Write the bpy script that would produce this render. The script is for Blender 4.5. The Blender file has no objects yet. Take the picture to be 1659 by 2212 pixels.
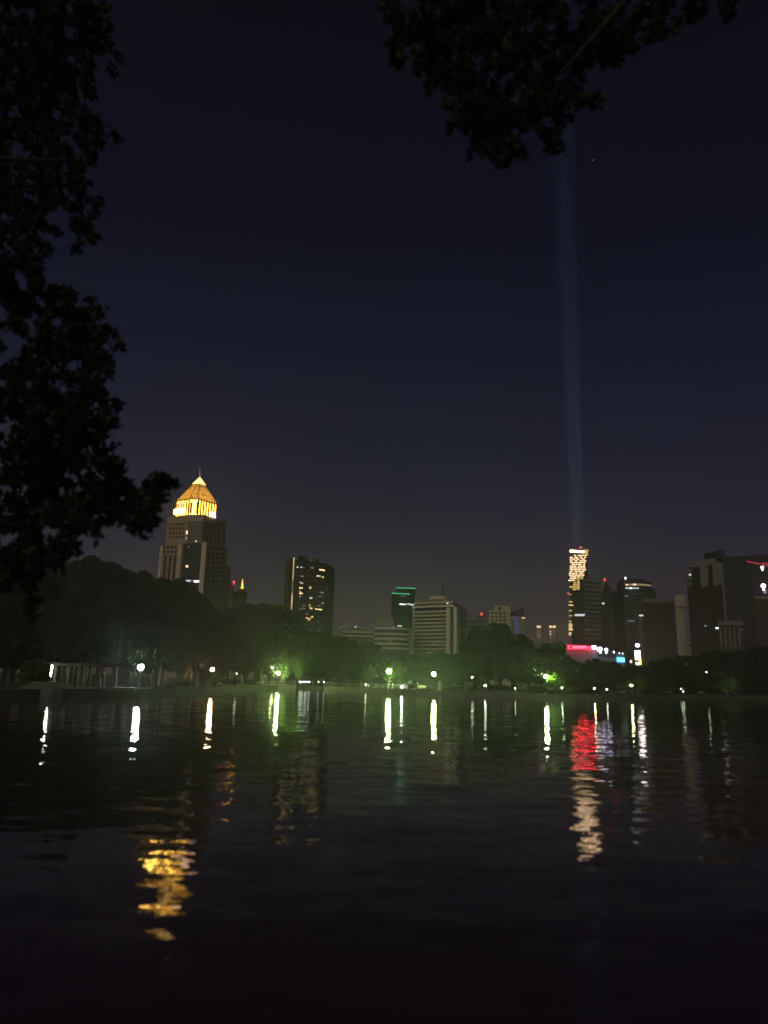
import bpy, bmesh, math, random
from mathutils import Vector, Matrix, Euler
random.seed(7)
R = math.radians
scene = bpy.context.scene
col = scene.collection

# ---------------------------------------------------------------- camera
F = 1600.0                     # focal length in units of a 1659 x 2212 frame
CX, CY = 829.5, 1106.0
CAMZ = 2.5
PITCH, ROLL = 12.75, 1.3
cam_d = bpy.data.cameras.new('camera'); cam = bpy.data.objects.new('camera', cam_d); col.objects.link(cam)
cam_d.sensor_fit = 'VERTICAL'; cam_d.sensor_height = 36.0; cam_d.lens = 36.0*F/2212.0
cam_d.clip_start = 0.1; cam_d.clip_end = 20000
ROT = Matrix.Rotation(R(90+PITCH), 3, 'X') @ Matrix.Rotation(R(ROLL), 3, 'Z')
cam.matrix_world = Matrix.Translation((0, 0, CAMZ)) @ ROT.to_4x4()
cam_d.dof.use_dof = True; cam_d.dof.focus_distance = 300; cam_d.dof.aperture_fstop = .5
scene.camera = cam
scene.view_settings.view_transform = 'Standard'; scene.view_settings.look = 'None'
scene.view_settings.exposure = 0; scene.view_settings.gamma = 1
scene.render.engine = 'CYCLES'
cy = scene.cycles
cy.sample_clamp_indirect = 0; cy.sample_clamp_direct = 0
cy.use_denoising = True; cy.max_bounces = 5; cy.diffuse_bounces = 2; cy.glossy_bounces = 3
cy.volume_bounces = 0; cy.transparent_max_bounces = 4; cy.transmission_bounces = 2
cy.use_light_tree = True; cy.caustics_reflective = False; cy.caustics_refractive = False

# ---------------------------------------------------------------- sky and dusk light
def lin(r, g, b):
    f = lambda c: (c/255/12.92) if c/255 <= .04045 else ((c/255+.055)/1.055)**2.4
    return (f(r), f(g), f(b), 1)
world = bpy.data.worlds.new('World'); scene.world = world; world.use_nodes = True
wn, wl = world.node_tree.nodes, world.node_tree.links
wn.clear()
wout = wn.new('ShaderNodeOutputWorld')
sky = wn.new('ShaderNodeTexSky'); sky.sky_type = 'NISHITA'; sky.sun_disc = False
sky.sun_elevation = R(-4); sky.sun_rotation = R(200); sky.air_density = 1.5; sky.dust_density = 3
bg1 = wn.new('ShaderNodeBackground'); bg1.inputs[1].default_value = 0.02
wl.new(sky.outputs[0], bg1.inputs[0])
tc = wn.new('ShaderNodeTexCoord'); sep = wn.new('ShaderNodeSeparateXYZ'); wl.new(tc.outputs['Generated'], sep.inputs[0])
ramp = wn.new('ShaderNodeValToRGB')        # light of the city spreading up into the night sky
stops = [(0.0, (84, 62, 60)), (0.05, (74, 57, 58)), (.11, (57, 50, 57)), (.19, (38, 41, 56)), (.30, (20, 29, 51)), (.42, (9, 19, 41)), (.55, (5, 9, 27)), (.75, (6, 5, 15)), (1, (8, 5, 12))]
e = ramp.color_ramp.elements
e[0].position, e[0].color = stops[0][0], lin(*stops[0][1])
e[1].position, e[1].color = stops[-1][0], lin(*stops[-1][1])
for p, c in stops[1:-1]:
    k = e.new(p); k.color = lin(*c)
wl.new(sep.outputs['Z'], ramp.inputs[0])
nz = wn.new('ShaderNodeTexNoise'); nz.inputs['Scale'].default_value = 3.0; nz.inputs['Detail'].default_value = 2
wl.new(tc.outputs['Generated'], nz.inputs['Vector'])
mr = wn.new('ShaderNodeMapRange'); mr.inputs[1].default_value = .3; mr.inputs[2].default_value = .7; mr.inputs[3].default_value = .88; mr.inputs[4].default_value = 1.1
wl.new(nz.outputs[0], mr.inputs[0])
bg2 = wn.new('ShaderNodeBackground'); wl.new(ramp.outputs[0], bg2.inputs[0]); wl.new(mr.outputs[0], bg2.inputs[1])
add = wn.new('ShaderNodeAddShader'); wl.new(bg1.outputs[0], add.inputs[0]); wl.new(bg2.outputs[0], add.inputs[1])
wl.new(add.outputs[0], wout.inputs[0])

sun_d = bpy.data.lights.new('sun', 'SUN'); sun = bpy.data.objects.new('sun', sun_d); col.objects.link(sun)
sun_d.energy = 0.72; sun_d.angle = R(25); sun_d.color = (1, .86, .66)
sun.rotation_euler = (R(66), 0, R(-22))      # stands in for dusk and city glow, from behind left of the camera

# ---------------------------------------------------------------- helpers
def ray(xu, yu):
    return ROT @ Vector(((xu-CX)/F, -(yu-CY)/F, -1))
def P(xu, yu, D):
    d = ray(xu, yu); k = D/d.y
    return Vector((d.x*k, D, CAMZ + d.z*k))
def onwater(xu, yu, z=0.0):
    d = ray(xu, yu); k = (z-CAMZ)/d.z
    return Vector((d.x*k, d.y*k, z))

def mat(name, base, rough=.7, var=0.0, scale=.3, emit=None, estr=0, metal=0.0, trans=False):
    m = bpy.data.materials.new(name); m.use_nodes = True
    n, l = m.node_tree.nodes, m.node_tree.links
    b = n['Principled BSDF']
    b.inputs['Base Color'].default_value = (*base, 1); b.inputs['Roughness'].default_value = rough
    b.inputs['Metallic'].default_value = metal
    if var:
        t = n.new('ShaderNodeTexCoord'); z = n.new('ShaderNodeTexNoise'); z.inputs['Scale'].default_value = scale; z.inputs['Detail'].default_value = 5
        l.new(t.outputs['Object'], z.inputs['Vector'])
        r = n.new('ShaderNodeMapRange'); r.inputs[1].default_value = .3; r.inputs[2].default_value = .7
        r.inputs[3].default_value = 1-var; r.inputs[4].default_value = 1+var
        l.new(z.outputs[0], r.inputs[0])
        x = n.new('ShaderNodeVectorMath'); x.operation = 'SCALE'; x.inputs[0].default_value = base
        l.new(r.outputs[0], x.inputs['Scale']); l.new(x.outputs[0], b.inputs['Base Color'])
    if emit:
        b.inputs['Emission Color'].default_value = (*emit, 1); b.inputs['Emission Strength'].default_value = estr
    return m

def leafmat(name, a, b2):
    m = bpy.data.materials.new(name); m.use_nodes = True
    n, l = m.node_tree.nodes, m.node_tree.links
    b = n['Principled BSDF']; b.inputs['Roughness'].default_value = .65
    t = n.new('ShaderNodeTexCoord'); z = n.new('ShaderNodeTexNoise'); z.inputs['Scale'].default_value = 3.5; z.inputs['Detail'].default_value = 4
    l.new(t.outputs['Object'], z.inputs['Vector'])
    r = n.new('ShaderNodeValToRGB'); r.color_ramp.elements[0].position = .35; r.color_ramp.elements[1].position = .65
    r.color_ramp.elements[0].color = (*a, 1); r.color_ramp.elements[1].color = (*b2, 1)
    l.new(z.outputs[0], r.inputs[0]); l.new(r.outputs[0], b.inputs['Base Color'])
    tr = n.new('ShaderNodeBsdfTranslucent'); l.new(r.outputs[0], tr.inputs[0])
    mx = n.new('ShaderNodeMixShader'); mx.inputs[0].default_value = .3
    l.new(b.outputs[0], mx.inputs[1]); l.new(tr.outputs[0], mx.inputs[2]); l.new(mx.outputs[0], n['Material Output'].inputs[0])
    return m

M = dict(
    tan=mat('beige_cladding', (.40, .30, .19), var=.15), pale=mat('pale_render', (.62, .54, .42), var=.12),
    white=mat('white_concrete', (.74, .67, .54), var=.10), grey=mat('grey_concrete', (.26, .25, .24), var=.15),
    brown=mat('brown_cladding', (.060, .046, .030), var=.2), dark=mat('dark_cladding', (.028, .025, .024), var=.2),
    mauve=mat('mauve_concrete', (.20, .17, .17), var=.15), glass=mat('dark_glass', (.02, .022, .025), rough=.12),
    slot=mat('dark_recess', (.03, .027, .022), rough=.4), barkn=mat('dark_bark', (.03, .024, .018), var=.3, scale=4), darkstone=mat('dark_stone', (.10, .10, .085), var=.3, scale=1.5), bark=mat('bark', (.09, .065, .045), var=.35, scale=4),  # pavilion and terrace stone is simply a darker grey tone
    metal=mat('dark_metal', (.05, .05, .05), rough=.45, metal=.6), paving=mat('paving', (.24, .22, .18), var=.25, scale=.8),
    quay=mat('quay_stone', (.12, .115, .10), var=.35, scale=1.2), stone=mat('pale_stone', (.42, .40, .34), var=.2, scale=1),
    gold=mat('gold_metal', (.5, .30, .08), rough=.4, metal=.5),
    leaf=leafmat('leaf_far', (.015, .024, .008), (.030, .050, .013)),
    leaflit=leafmat('leaf_lamplit', (.06, .11, .02), (.12, .19, .035)),  # lamplight put into the leaf colour: brighter green for trees near lamps
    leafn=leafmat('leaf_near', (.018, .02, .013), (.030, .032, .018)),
)
def em(name, c, s): return mat(name, (.3, .3, .3), emit=c, estr=s)
M.update(
    goldlit=em('gold_glow_gallery', (1, .58, .09), 14), goldlow=em('gold_glow_parapet', (1, .58, .10), 26),  # crown band and parapet glow in place of floodlighting
    lantern=em('lantern_light', (1, .60, .16), 3.5), finial=em('finial_glow', (1, .32, .06), .35), logo=em('logo_light', (.80, .74, 1), 3.2),
    warm=em('warm_window', (1, .70, .36), 1.4), warmb=em('bright_warm_window', (1, .66, .30), 2), warmd=em('dim_warm_window', (1, .68, .40), .28),
    cool=em('cool_window', (.9, .93, 1), .9), coolb=em('bright_cool_window', (.95, .95, 1), 3), coold=em('dim_cool_window', (.8, .85, 1), .18),
    yellow=em('yellow_window', (1, .66, .14), .75), towerw=em('tower_window', (1, .68, .38), 2.4), crown=em('crown_light', (1, .62, .38), 11),
    green=em('green_neon', (.02, .75, .32), .85), red=em('red_beacon', (1, .05, .06), 2.2), redsign=em('red_sign', (1, .003, .022), 16), redhot=em('hot_red_sign', (1, .03, .06), 12),
    pink=em('pink_sign', (1, .03, .09), .9), blue=em('blue_light_panel', (.06, .05, .85), .12), cyan=em('cyan_screen', (.12, .55, 1), 3.5),
    screen=em('white_screen', (1, .80, .66), 9), screeno=em('orange_screen', (1, .42, .08), 4), purple=em('violet_light', (.75, .68, 1), 6),
    amber=em('amber_light', (1, .40, .05), 4), nightwall=mat('blue_grey_wall', (.22, .24, .30), var=.2),
)
# lit amber roof: inner light put in as emission, varied by random cells
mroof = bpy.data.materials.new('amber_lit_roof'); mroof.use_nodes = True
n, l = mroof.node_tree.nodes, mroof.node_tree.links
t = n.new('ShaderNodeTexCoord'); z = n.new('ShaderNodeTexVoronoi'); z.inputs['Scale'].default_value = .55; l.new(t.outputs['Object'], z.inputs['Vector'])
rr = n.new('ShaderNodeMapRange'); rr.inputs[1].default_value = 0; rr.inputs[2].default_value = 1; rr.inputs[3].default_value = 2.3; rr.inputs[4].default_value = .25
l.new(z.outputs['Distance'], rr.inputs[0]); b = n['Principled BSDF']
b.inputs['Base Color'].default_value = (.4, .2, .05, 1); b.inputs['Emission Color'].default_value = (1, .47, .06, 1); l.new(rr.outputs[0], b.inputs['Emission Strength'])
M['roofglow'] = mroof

def tag(o, label=None, cat=None, group=None, kind=None):
    if label: o['label'] = label
    if cat: o['category'] = cat
    if group: o['group'] = group
    if kind: o['kind'] = kind
    return o
def thing(name, label, cat, loc, group=None):
    o = bpy.data.objects.new(name, None); col.objects.link(o); o.location = loc
    o.empty_display_size = .5
    return tag(o, label, cat, group)
def link(name, me, parent=None, loc=None):
    o = bpy.data.objects.new(name, me); col.objects.link(o)
    if loc is not None: o.location = loc
    if parent: o.parent = parent
    return o
def sub(child, parent):           # a piece of a part: one level deeper, staying where it is
    child.parent = parent
    child.matrix_parent_inverse = (Matrix.Translation(parent.location) @ parent.rotation_euler.to_matrix().to_4x4()).inverted()
    return child
def tomesh(bm, m, name, smooth=False):
    me = bpy.data.meshes.new(name); bm.normal_update(); bm.to_mesh(me); bm.free()
    me.materials.append(m)
    if smooth:
        for p in me.polygons: p.use_smooth = True
    return me
def bm_box(bm, c, s, rz=0.0):
    mtx = Matrix.Translation(c) @ Matrix.Rotation(rz, 4, 'Z') @ Matrix.Diagonal((s[0], s[1], s[2], 1))
    bmesh.ops.create_cube(bm, size=1, matrix=mtx)
def bm_tube(bm, a, b, r0, r1, seg=8):
    a, b = Vector(a), Vector(b); d = b-a
    mtx = Matrix.Translation((a+b)/2) @ d.to_track_quat('Z', 'Y').to_matrix().to_4x4()
    bmesh.ops.create_cone(bm, cap_ends=True, segments=seg, radius1=r0, radius2=r1, depth=d.length, matrix=mtx)
def bm_ball(bm, c, r, seg=12, sz=1.0):
    bmesh.ops.create_uvsphere(bm, u_segments=seg, v_segments=max(6, seg//2+2), radius=r, matrix=Matrix.Translation(c) @ Matrix.Diagonal((1, 1, sz, 1)))
def prism(bm, foot, z0, z1, top=None):
    top = top or foot
    lo = [bm.verts.new((p[0], p[1], z0)) for p in foot]; hi = [bm.verts.new((p[0], p[1], z1)) for p in top]
    k = len(foot)
    for i in range(k): bm.faces.new((lo[i], lo[(i+1) % k], hi[(i+1) % k], hi[i]))
    bm.faces.new(lo[::-1]); bm.faces.new(hi)
    bmesh.ops.recalc_face_normals(bm, faces=bm.faces)

GZ = 0.7                      # level of the park ground above the water
CACHE = {}
class Bld:
    def __init__(s, name, label, cat, foot, group=None):
        s.foot = [Vector((p[0], p[1])) for p in foot]
        c = sum(s.foot, Vector((0, 0)))/len(foot)
        s.o = Vector((c.x, c.y, GZ)); s.root = thing(name, label, cat, s.o, group)
    def wall(s, z0, z1, m, foot=None, name='wall', top=None):
        foot = foot or s.foot; bm = bmesh.new()
        f = [(p[0]-s.o.x, p[1]-s.o.y) for p in foot]; t = [(p[0]-s.o.x, p[1]-s.o.y) for p in top] if top else None
        prism(bm, f, z0-s.o.z, z1-s.o.z, t)
        return link(name, tomesh(bm, M[m], name), s.root)
    def box(s, A, B, s0, s1, z0, z1, m, name='window', th=.5, out=.12, parent=None):
        A, B = Vector(A[:2]), Vector(B[:2]); d = (B-A); L = d.length; d /= L
        nrm = Vector((d.y, -d.x))
        if nrm.dot(-(A+B)/2) < 0: nrm = -nrm
        w = abs(s1-s0)*L; h = abs(z1-z0)
        key = (round(w, 1), round(h, 1), th, m)
        me = CACHE.get(key)
        if me is None:
            bm = bmesh.new(); bm_box(bm, (0, 0, 0), (max(w, .1), th, max(h, .1)))
            me = CACHE[key] = tomesh(bm, M[m], name)
        c = A + d*L*(s0+s1)/2 + nrm*(out-th/2)
        o = link(name, me, s.root)
        o.location = Vector((c.x, c.y, (z0+z1)/2)) - s.o
        o.rotation_euler = (0, 0, math.atan2(d.y, d.x))
        return o
    def hit(s, A, B, xu, yu):
        A, B = Vector(A[:2]), Vector(B[:2]); r = ray(xu, yu); d = B-A
        # A + s d = k r.xy
        det = d.x*(-r.y) + r.x*d.y
        k = (d.x*(-A.y) - d.y*(-A.x))/det if abs(det) > 1e-9 else 0
        sp = ((-A.x)*(-r.y) + r.x*(-A.y))/det
        k = (A.x*d.y-A.y*d.x)/(r.x*d.y-r.y*d.x)
        return sp, CAMZ + r.z*k
    def ub(s, A, B, x0, y0, x1, y1, m, name='window', th=.5, out=.12):
        xm, ym = (x0+x1)/2, (y0+y1)/2
        s0, _ = s.hit(A, B, x0, ym); s1, _ = s.hit(A, B, x1, ym)
        _, zt = s.hit(A, B, xm, y0); _, zb = s.hit(A, B, xm, y1)
        return s.box(A, B, s0, s1, zb, zt, m, name, th, out)
def XY(xu, yu, D):
    p = P(xu, yu, D); return (p.x, p.y)
def rectfoot(A, B, depth):
    A, B = Vector(A), Vector(B); d = (B-A).normalized(); nrm = Vector((-d.y, d.x))
    if nrm.y < 0: nrm = -nrm
    if A.length < 700 and A.length > 60:      # blocks follow the street grid: flank turned edge-on to the lake
        nrm = (A if (A+B).x > 0 else B).normalized()
    elif A.length >= 700: nrm = A.normalized()
    return [tuple(A), tuple(B), tuple(B+nrm*depth), tuple(A+nrm*depth)]
def Z(xu, yu, D): return P(xu, yu, D).z
def ball_part(b, xu, yu, D, r, m, name='beacon'):
    bm = bmesh.new(); p = P(xu, yu, D) - b.o
    bm_ball(bm, (0, 0, 0), r, 10); bm_tube(bm, (0, 0, -r*2), (0, 0, -r*.5), r*.4, r*.4, 6)
    return link(name, tomesh(bm, M[m], name), b.root, p)

# ---------------------------------------------------------------- lake, ground, quay
SH = [(-140, 1514), (-40, 1511), (110, 1507), (220, 1505), (300, 1503), (380, 1500), (450, 1496), (520, 1491), (590, 1488), (700, 1490), (780, 1494), (850, 1498),
      (930, 1501), (1000, 1503), (1080, 1506), (1150, 1508), (1230, 1510.5), (1300, 1511.5), (1380, 1511), (1450, 1510), (1540, 1509.5), (1620, 1510), (1700, 1511), (1800, 1513)]
def shore_y(xu):
    for (a, ya), (b, yb) in zip(SH, SH[1:]):
        if a <= xu <= b: return ya+(yb-ya)*(xu-a)/(b-a)
    return SH[0][1] if xu < SH[0][0] else SH[-1][1]
def shoreD(xu): return onwater(xu, shore_y(xu)).y
far = []
x = -140
while x <= 1800:
    p = onwater(x, shore_y(x)); far.append(Vector((p.x, p.y))); x += 20
near = [Vector(q) for q in ((95, 80), (78, 40), (45, 12), (20, 4.2), (8, 3.4), (0, 3.1), (-4, 3.3), (-6.5, 6), (-8.2, 10), (-14, 13.5), (-30, 14), (-46, 24), (-54, 42))]
near.reverse()           # from the left end of the far shore back round the near bank
lake = far + list(reversed(near))
ctr = Vector((0, 55))
bm = bmesh.new(); N = len(lake); rings = []
for k, z in ((0, GZ), (1, GZ), (2, GZ)):
    ring = []
    for p in lake:
        d = p-ctr
        if k == 0: q = p
        elif k == 1: q = p + d.normalized()*120
        else: q = ctr + d.normalized()*2600
        ring.append(bm.verts.new((q.x, q.y, z)))
    rings.append(ring)
lip = [bm.verts.new((p.x, p.y, -1.5)) for p in lake]
for a, b_ in ((rings[0], rings[1]), (rings[1], rings[2]), (lip, rings[0])):
    for i in range(N): bm.faces.new((a[i], a[(i+1) % N], b_[(i+1) % N], b_[i]))
bmesh.ops.recalc_face_normals(bm, faces=bm.faces)
grass = mat('grass_ground', (.05, .075, .025), rough=.9, var=.45, scale=.5)
tag(link('ground', tomesh(bm, grass, 'ground')), kind='structure')

mw = bpy.data.materials.new('lake_water'); mw.use_nodes = True
n, l = mw.node_tree.nodes, mw.node_tree.links
b = n['Principled BSDF']; b.inputs['Base Color'].default_value = (.030, .006, .010, 1); b.inputs['Roughness'].default_value = .02; b.inputs['IOR'].default_value = 1.33
geo = n.new('ShaderNodeNewGeometry')
def slope(scx, scy, k, seed, det=1.0):
    mp = n.new('ShaderNodeMapping'); mp.inputs['Scale'].default_value = (scx, scy, 1); mp.inputs['Location'].default_value = (seed, seed*1.7, seed)
    mp.inputs['Rotation'].default_value = (0, 0, R(6+seed))
    l.new(geo.outputs['Position'], mp.inputs['Vector'])
    t = n.new('ShaderNodeTexNoise'); t.inputs['Scale'].default_value = 1; t.inputs['Detail'].default_value = det; l.new(mp.outputs[0], t.inputs['Vector'])
    s_ = n.new('ShaderNodeVectorMath'); s_.operation = 'SUBTRACT'; s_.inputs[1].default_value = (.5, .5, .5); l.new(t.outputs['Color'], s_.inputs[0])
    m_ = n.new('ShaderNodeVectorMath'); m_.operation = 'MULTIPLY'; m_.inputs[1].default_value = (k*1.25, k, 0); l.new(s_.outputs[0], m_.inputs[0])
    return m_.outputs[0]
acc = None
for a in ((.7, 1.9, .10, 1.0), (3.2, 7.5, .055, 5.0), (.16, .45, .018, 9.0), (14.0, 26.0, .028, 3.0)):
    o_ = slope(*a)
    if acc is None: acc = o_
    else:
        ad = n.new('ShaderNodeVectorMath'); ad.operation = 'ADD'; l.new(acc, ad.inputs[0]); l.new(o_, ad.inputs[1]); acc = ad.outputs[0]
ad = n.new('ShaderNodeVectorMath'); ad.operation = 'ADD'; ad.inputs[1].default_value = (0, 0, 1); l.new(acc, ad.inputs[0])
nm = n.new('ShaderNodeVectorMath'); nm.operation = 'NORMALIZE'; l.new(ad.outputs[0], nm.inputs[0]); l.new(nm.outputs[0], b.inputs['Normal'])
bm = bmesh.new(); vs = [bm.verts.new((q[0], q[1], 0)) for q in ((-140, -2), (170, -2), (170, 260), (-140, 260))]; bm.faces.new(vs)
tag(link('water', tomesh(bm, mw, 'water')), kind='structure')

def strip(name, off0, off1, z, m, x0=-140, x1=1800, step=20, thick=0.0):
    bm = bmesh.new(); pts = []; x = x0
    while x <= x1:
        p = onwater(x, shore_y(x)); d = Vector((p.x, p.y)); L = d.length
        pts.append((d*(1+off0/L), d*(1+off1/L))); x += step
    rows = []
    for a, b_ in pts:
        r_ = [bm.verts.new((a.x, a.y, z)), bm.verts.new((b_.x, b_.y, z))]
        if thick: r_ += [bm.verts.new((b_.x, b_.y, z-thick)), bm.verts.new((a.x, a.y, z-thick))]
        rows.append(r_)
    k = len(rows[0])
    for p0, p1 in zip(rows, rows[1:]):
        if thick:
            for i in range(4): bm.faces.new((p0[i], p0[(i+1) % 4], p1[(i+1) % 4], p1[i]))
        else: bm.faces.new((p0[0], p0[1], p1[1], p1[0]))
    if thick: bm.faces.new(rows[0]); bm.faces.new(rows[-1][::-1])
    bmesh.ops.recalc_face_normals(bm, faces=bm.faces)
    return link(name, tomesh(bm, M[m], name))
tag(strip('path', 2.2, 5.2, GZ+.012, 'paving'), kind='structure')
tag(strip('quay_wall', -.25, .3, GZ+.14, 'quay', thick=1.6), 'low dark stone quay wall edging the far side of the lake', 'wall')

# ---------------------------------------------------------------- trees
def leaf(bm, c, s, asp=1.6):
    e_ = Euler((random.uniform(-1.3, 1.3), random.uniform(-1.3, 1.3), random.uniform(0, 6.28))).to_matrix()
    pts = [(-s*.5*asp, 0, 0), (0, -s*.5, s*.12), (s*.5*asp, 0, 0), (0, s*.5, s*.12)]
    vs = [bm.verts.new(c + e_ @ Vector(q)) for q in pts]
    bm.faces.new(vs)
def rs(r):
    while True:
        v = Vector((random.uniform(-1, 1), random.uniform(-1, 1), random.uniform(-1, 1)))
        if v.length < 1: return v*r
def crown_mesh(seed, nl, leafs, m, flat=1.0):
    random.seed(seed); bm = bmesh.new()
    clumps = []
    for i in range(30):
        a = random.uniform(0, 6.28); hgt = random.uniform(0, 1); w = math.sin(math.pi*(.14+.80*hgt))**.6
        rr_ = random.uniform(.15, .44)*w
        clumps.append((Vector((math.cos(a)*rr_, math.sin(a)*rr_, .30+.56*hgt)), random.uniform(.07, .135)))
    clumps += [(Vector((0, 0, .52)), .19), (Vector((.05, .03, .86)), .09)]
    for c, r in clumps:
        for j in range(int(nl*r*r*42)):
            v = rs(1)
            v = v.normalized()*(v.length**.45)*r
            v.z *= .85
            leaf(bm, c+v, leafs*random.uniform(.6, 1.3))
    return tomesh(bm, M[m], 'crown')
def trunk_mesh(seed):
    random.seed(seed+50); bm = bmesh.new(); lean = Vector((random.uniform(-.03, .03), random.uniform(-.03, .03), .36))
    bm_tube(bm, (0, 0, 0), lean, .034, .022)
    for i in range(6):
        a = i*1.05+random.uniform(-.3, .3); rr_ = random.uniform(.15, .27)
        mid = lean + Vector((math.cos(a)*rr_*.5, math.sin(a)*rr_*.5, .13))
        bm_tube(bm, lean*random.uniform(.8, 1), mid, .015, .010, 6); bm_tube(bm, mid, lean + Vector((math.cos(a)*rr_, math.sin(a)*rr_, random.uniform(.22, .42))), .010, .004, 5)
    return tomesh(bm, M['bark'], 'trunk')
M['leafo'] = leafmat('leaf_far_olive', (.021, .024, .008), (.040, .048, .014)); M['leafd'] = leafmat('leaf_far_dark', (.012, .020, .008), (.026, .042, .014))
CR = [crown_mesh(s, 2600, .030, m_) for s, m_ in ((1, 'leaf'), (2, 'leafo'), (3, 'leafd'), (4, 'leaf'), (5, 'leafd'))]
CRF = [crown_mesh(s, 1900, .040, 'leaflit') for s in (11, 12, 13)]
TR = [trunk_mesh(s) for s in (1, 2, 3)]
random.seed(21)
def tree(label, xu, ytop, D, width, group=None, lamplit=False, name='tree', cat='tree', v=None):
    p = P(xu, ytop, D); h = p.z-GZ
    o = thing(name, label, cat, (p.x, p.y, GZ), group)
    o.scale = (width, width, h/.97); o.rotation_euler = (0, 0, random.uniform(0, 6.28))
    c = random.choice(CRF if lamplit else CR)
    link('crown', c, o); link('trunk', random.choice(TR), o)
    return o
SK = [(-120, 1140), (-60, 1165), (0, 1185), (60, 1212), (110, 1216), (165, 1204), (210, 1193), (250, 1222), (300, 1238), (345, 1246), (400, 1262), (432, 1282), (460, 1318), (500, 1345), (545, 1302), (575, 1300), (612, 1313), (640, 1355),
      (693, 1364), (742, 1378), (790, 1384), (820, 1405), (880, 1407), (930, 1402), (985, 1411), (1005, 1405), (1035, 1370), (1062, 1348), (1098, 1353), (1122, 1370), (1140, 1400), (1172, 1402), (1196, 1382), (1215, 1404), (1228, 1420),
      (1260, 1428), (1295, 1422), (1330, 1432), (1375, 1438), (1420, 1430), (1470, 1412), (1510, 1420), (1540, 1404), (1600, 1402), (1660, 1398), (1740, 1390)]
def skyl(xu):
    for (a, ya), (b, yb) in zip(SK, SK[1:]):
        if a <= xu <= b: return ya+(yb-ya)*(xu-a)/(b-a)
    return 1400
ZONES = [(-200, 120, 'above the lit colonnade'), (120, 240, 'behind the pale pavilion columns'), (240, 345, 'behind the bright white lamp'), (345, 430, 'below the spired tower'), (430, 520, 'around the orange lamp'),
         (520, 640, 'left of the lime lit foliage'), (640, 720, 'under the dark condominium tower'), (720, 810, 'left of the curved white building'), (810, 895, 'below the curved white building'), (895, 1005, 'below the banded hotel'),
         (1005, 1060, 'under the small red beacon'), (1060, 1140, 'in front of the pale square block'), (1140, 1215, 'below the twin lit towers'), (1215, 1300, 'below the long red sign'), (1300, 1370, 'below the cyan screen'),
         (1370, 1460, 'by the tall white screen'), (1460, 1540, 'below the pale wall fin'), (1540, 1610, 'over the green lit trunks'), (1610, 1900, 'at the right end of the bank')]
def zone(xu):
    for i, (a, b, t_) in enumerate(ZONES):
        if a <= xu < b: return i, t_
    return 99, 'on the bank'
plan = []
x = -110
while x < 1740:                                  # the tall rear row that makes the skyline
    plan.append((x, skyl(x)-2+random.uniform(-4, 6)*(1.8 if x < 430 else 1), shoreD(x)+random.uniform(20, 30), 0))
    x += random.uniform(24, 34) if x > 430 else random.uniform(32, 44)
x = -90
while x < 1740:                                  # lower row nearer the water
    yt = skyl(x)+ (shore_y(x)-18-skyl(x))*random.uniform(.28, .5)
    plan.append((x, yt, shoreD(x)+random.uniform(9, 14), 1))
    x += random.uniform(42, 66)
x = -70
while x < 1740:
    yt = skyl(x)+random.uniform(4, 14)
    plan.append((x, yt, shoreD(x)+random.uniform(38, 52), 2))
    x += random.uniform(48, 70)
plan.sort(key=lambda q: (q[3], q[0]))
from collections import defaultdict
by = defaultdict(list)
for q in plan: by[(zone(q[0])[0], q[3])].append(q)
ROW = ['tall dark tree', 'lower shore tree', 'back-row tree']
ORD = ['', ['', ], ]
def order_word(i, n_):
    if n_ == 1: return ''
    if n_ == 2: return ', the left one' if i == 0 else ', the right one'
    return [', leftmost of its row', ', second of its row', ', third of its row', ', fourth of its row', ', fifth of its row', ', sixth of its row'][min(i, 5)] if i < n_-1 else ', rightmost of its row'
for (zi, row), items in by.items():
    for i, (xu, yt, D, _) in enumerate(items):
        h = Z(xu, yt, D)-GZ
        wd = max(h*random.uniform(.85, 1.1), 7.5)*(.72 if xu < 430 else 1)
        if xu < 1000 or row: wd *= 1.15
        t_ = ZONES[zi][2]
        if row and D-shoreD(xu) < 16 and 580 < xu < 672: D += 9
        tree('%s %s%s' % (ROW[row], t_, order_word(i, len(items))), xu, yt, D, wd, 'trees along the far bank of the lake')
# trees and bushes caught in lamplight
LIT = [
    ('lime green tree glowing beside the twin path lamps', 613, 1397, 5.2, 4.6), ('pale leaning tree right of the lime green tree', 652, 1403, 6.5, 5.5),
    ('small yellow-green tree left of the bright middle lamp', 797, 1436, 5, 4.2), ('green tree glowing behind the bright middle lamp', 850, 1425, 9, 6.5),
    ('yellow-green tree hanging right of the shore lamp below the twin towers', 1202, 1450, 5, 4.6), ('low lit tree below the red sign', 1232, 1482, 4, 3.8),
    ('small green tree beside the white lamp under the tall screen', 1383, 1458, 7, 3.4), ('dim green tree left of the white lamp under the tall screen', 1349, 1466, 8, 3.2),
    ('round yellow-green bush on the right lawn', 1424, 1484, 6, 3.6), ('lit green tree with forked trunk on the right lawn', 1568, 1462, 6, 4.6),
    ('smaller lit tree right of the forked lawn tree', 1590, 1468, 6, 3.6), ('small bush lit by the orange lamp', 474, 1452, 4, 2.4),
    ('dim tree lit grey beside the pavilion end', 78, 1420, 4, 4.2)]
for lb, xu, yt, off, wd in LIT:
    tree(lb, xu, yt, shoreD(xu)+off, wd, None, True, cat='bush' if 'bush' in lb else 'tree', name='bush' if 'bush' in lb else 'tree')
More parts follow.
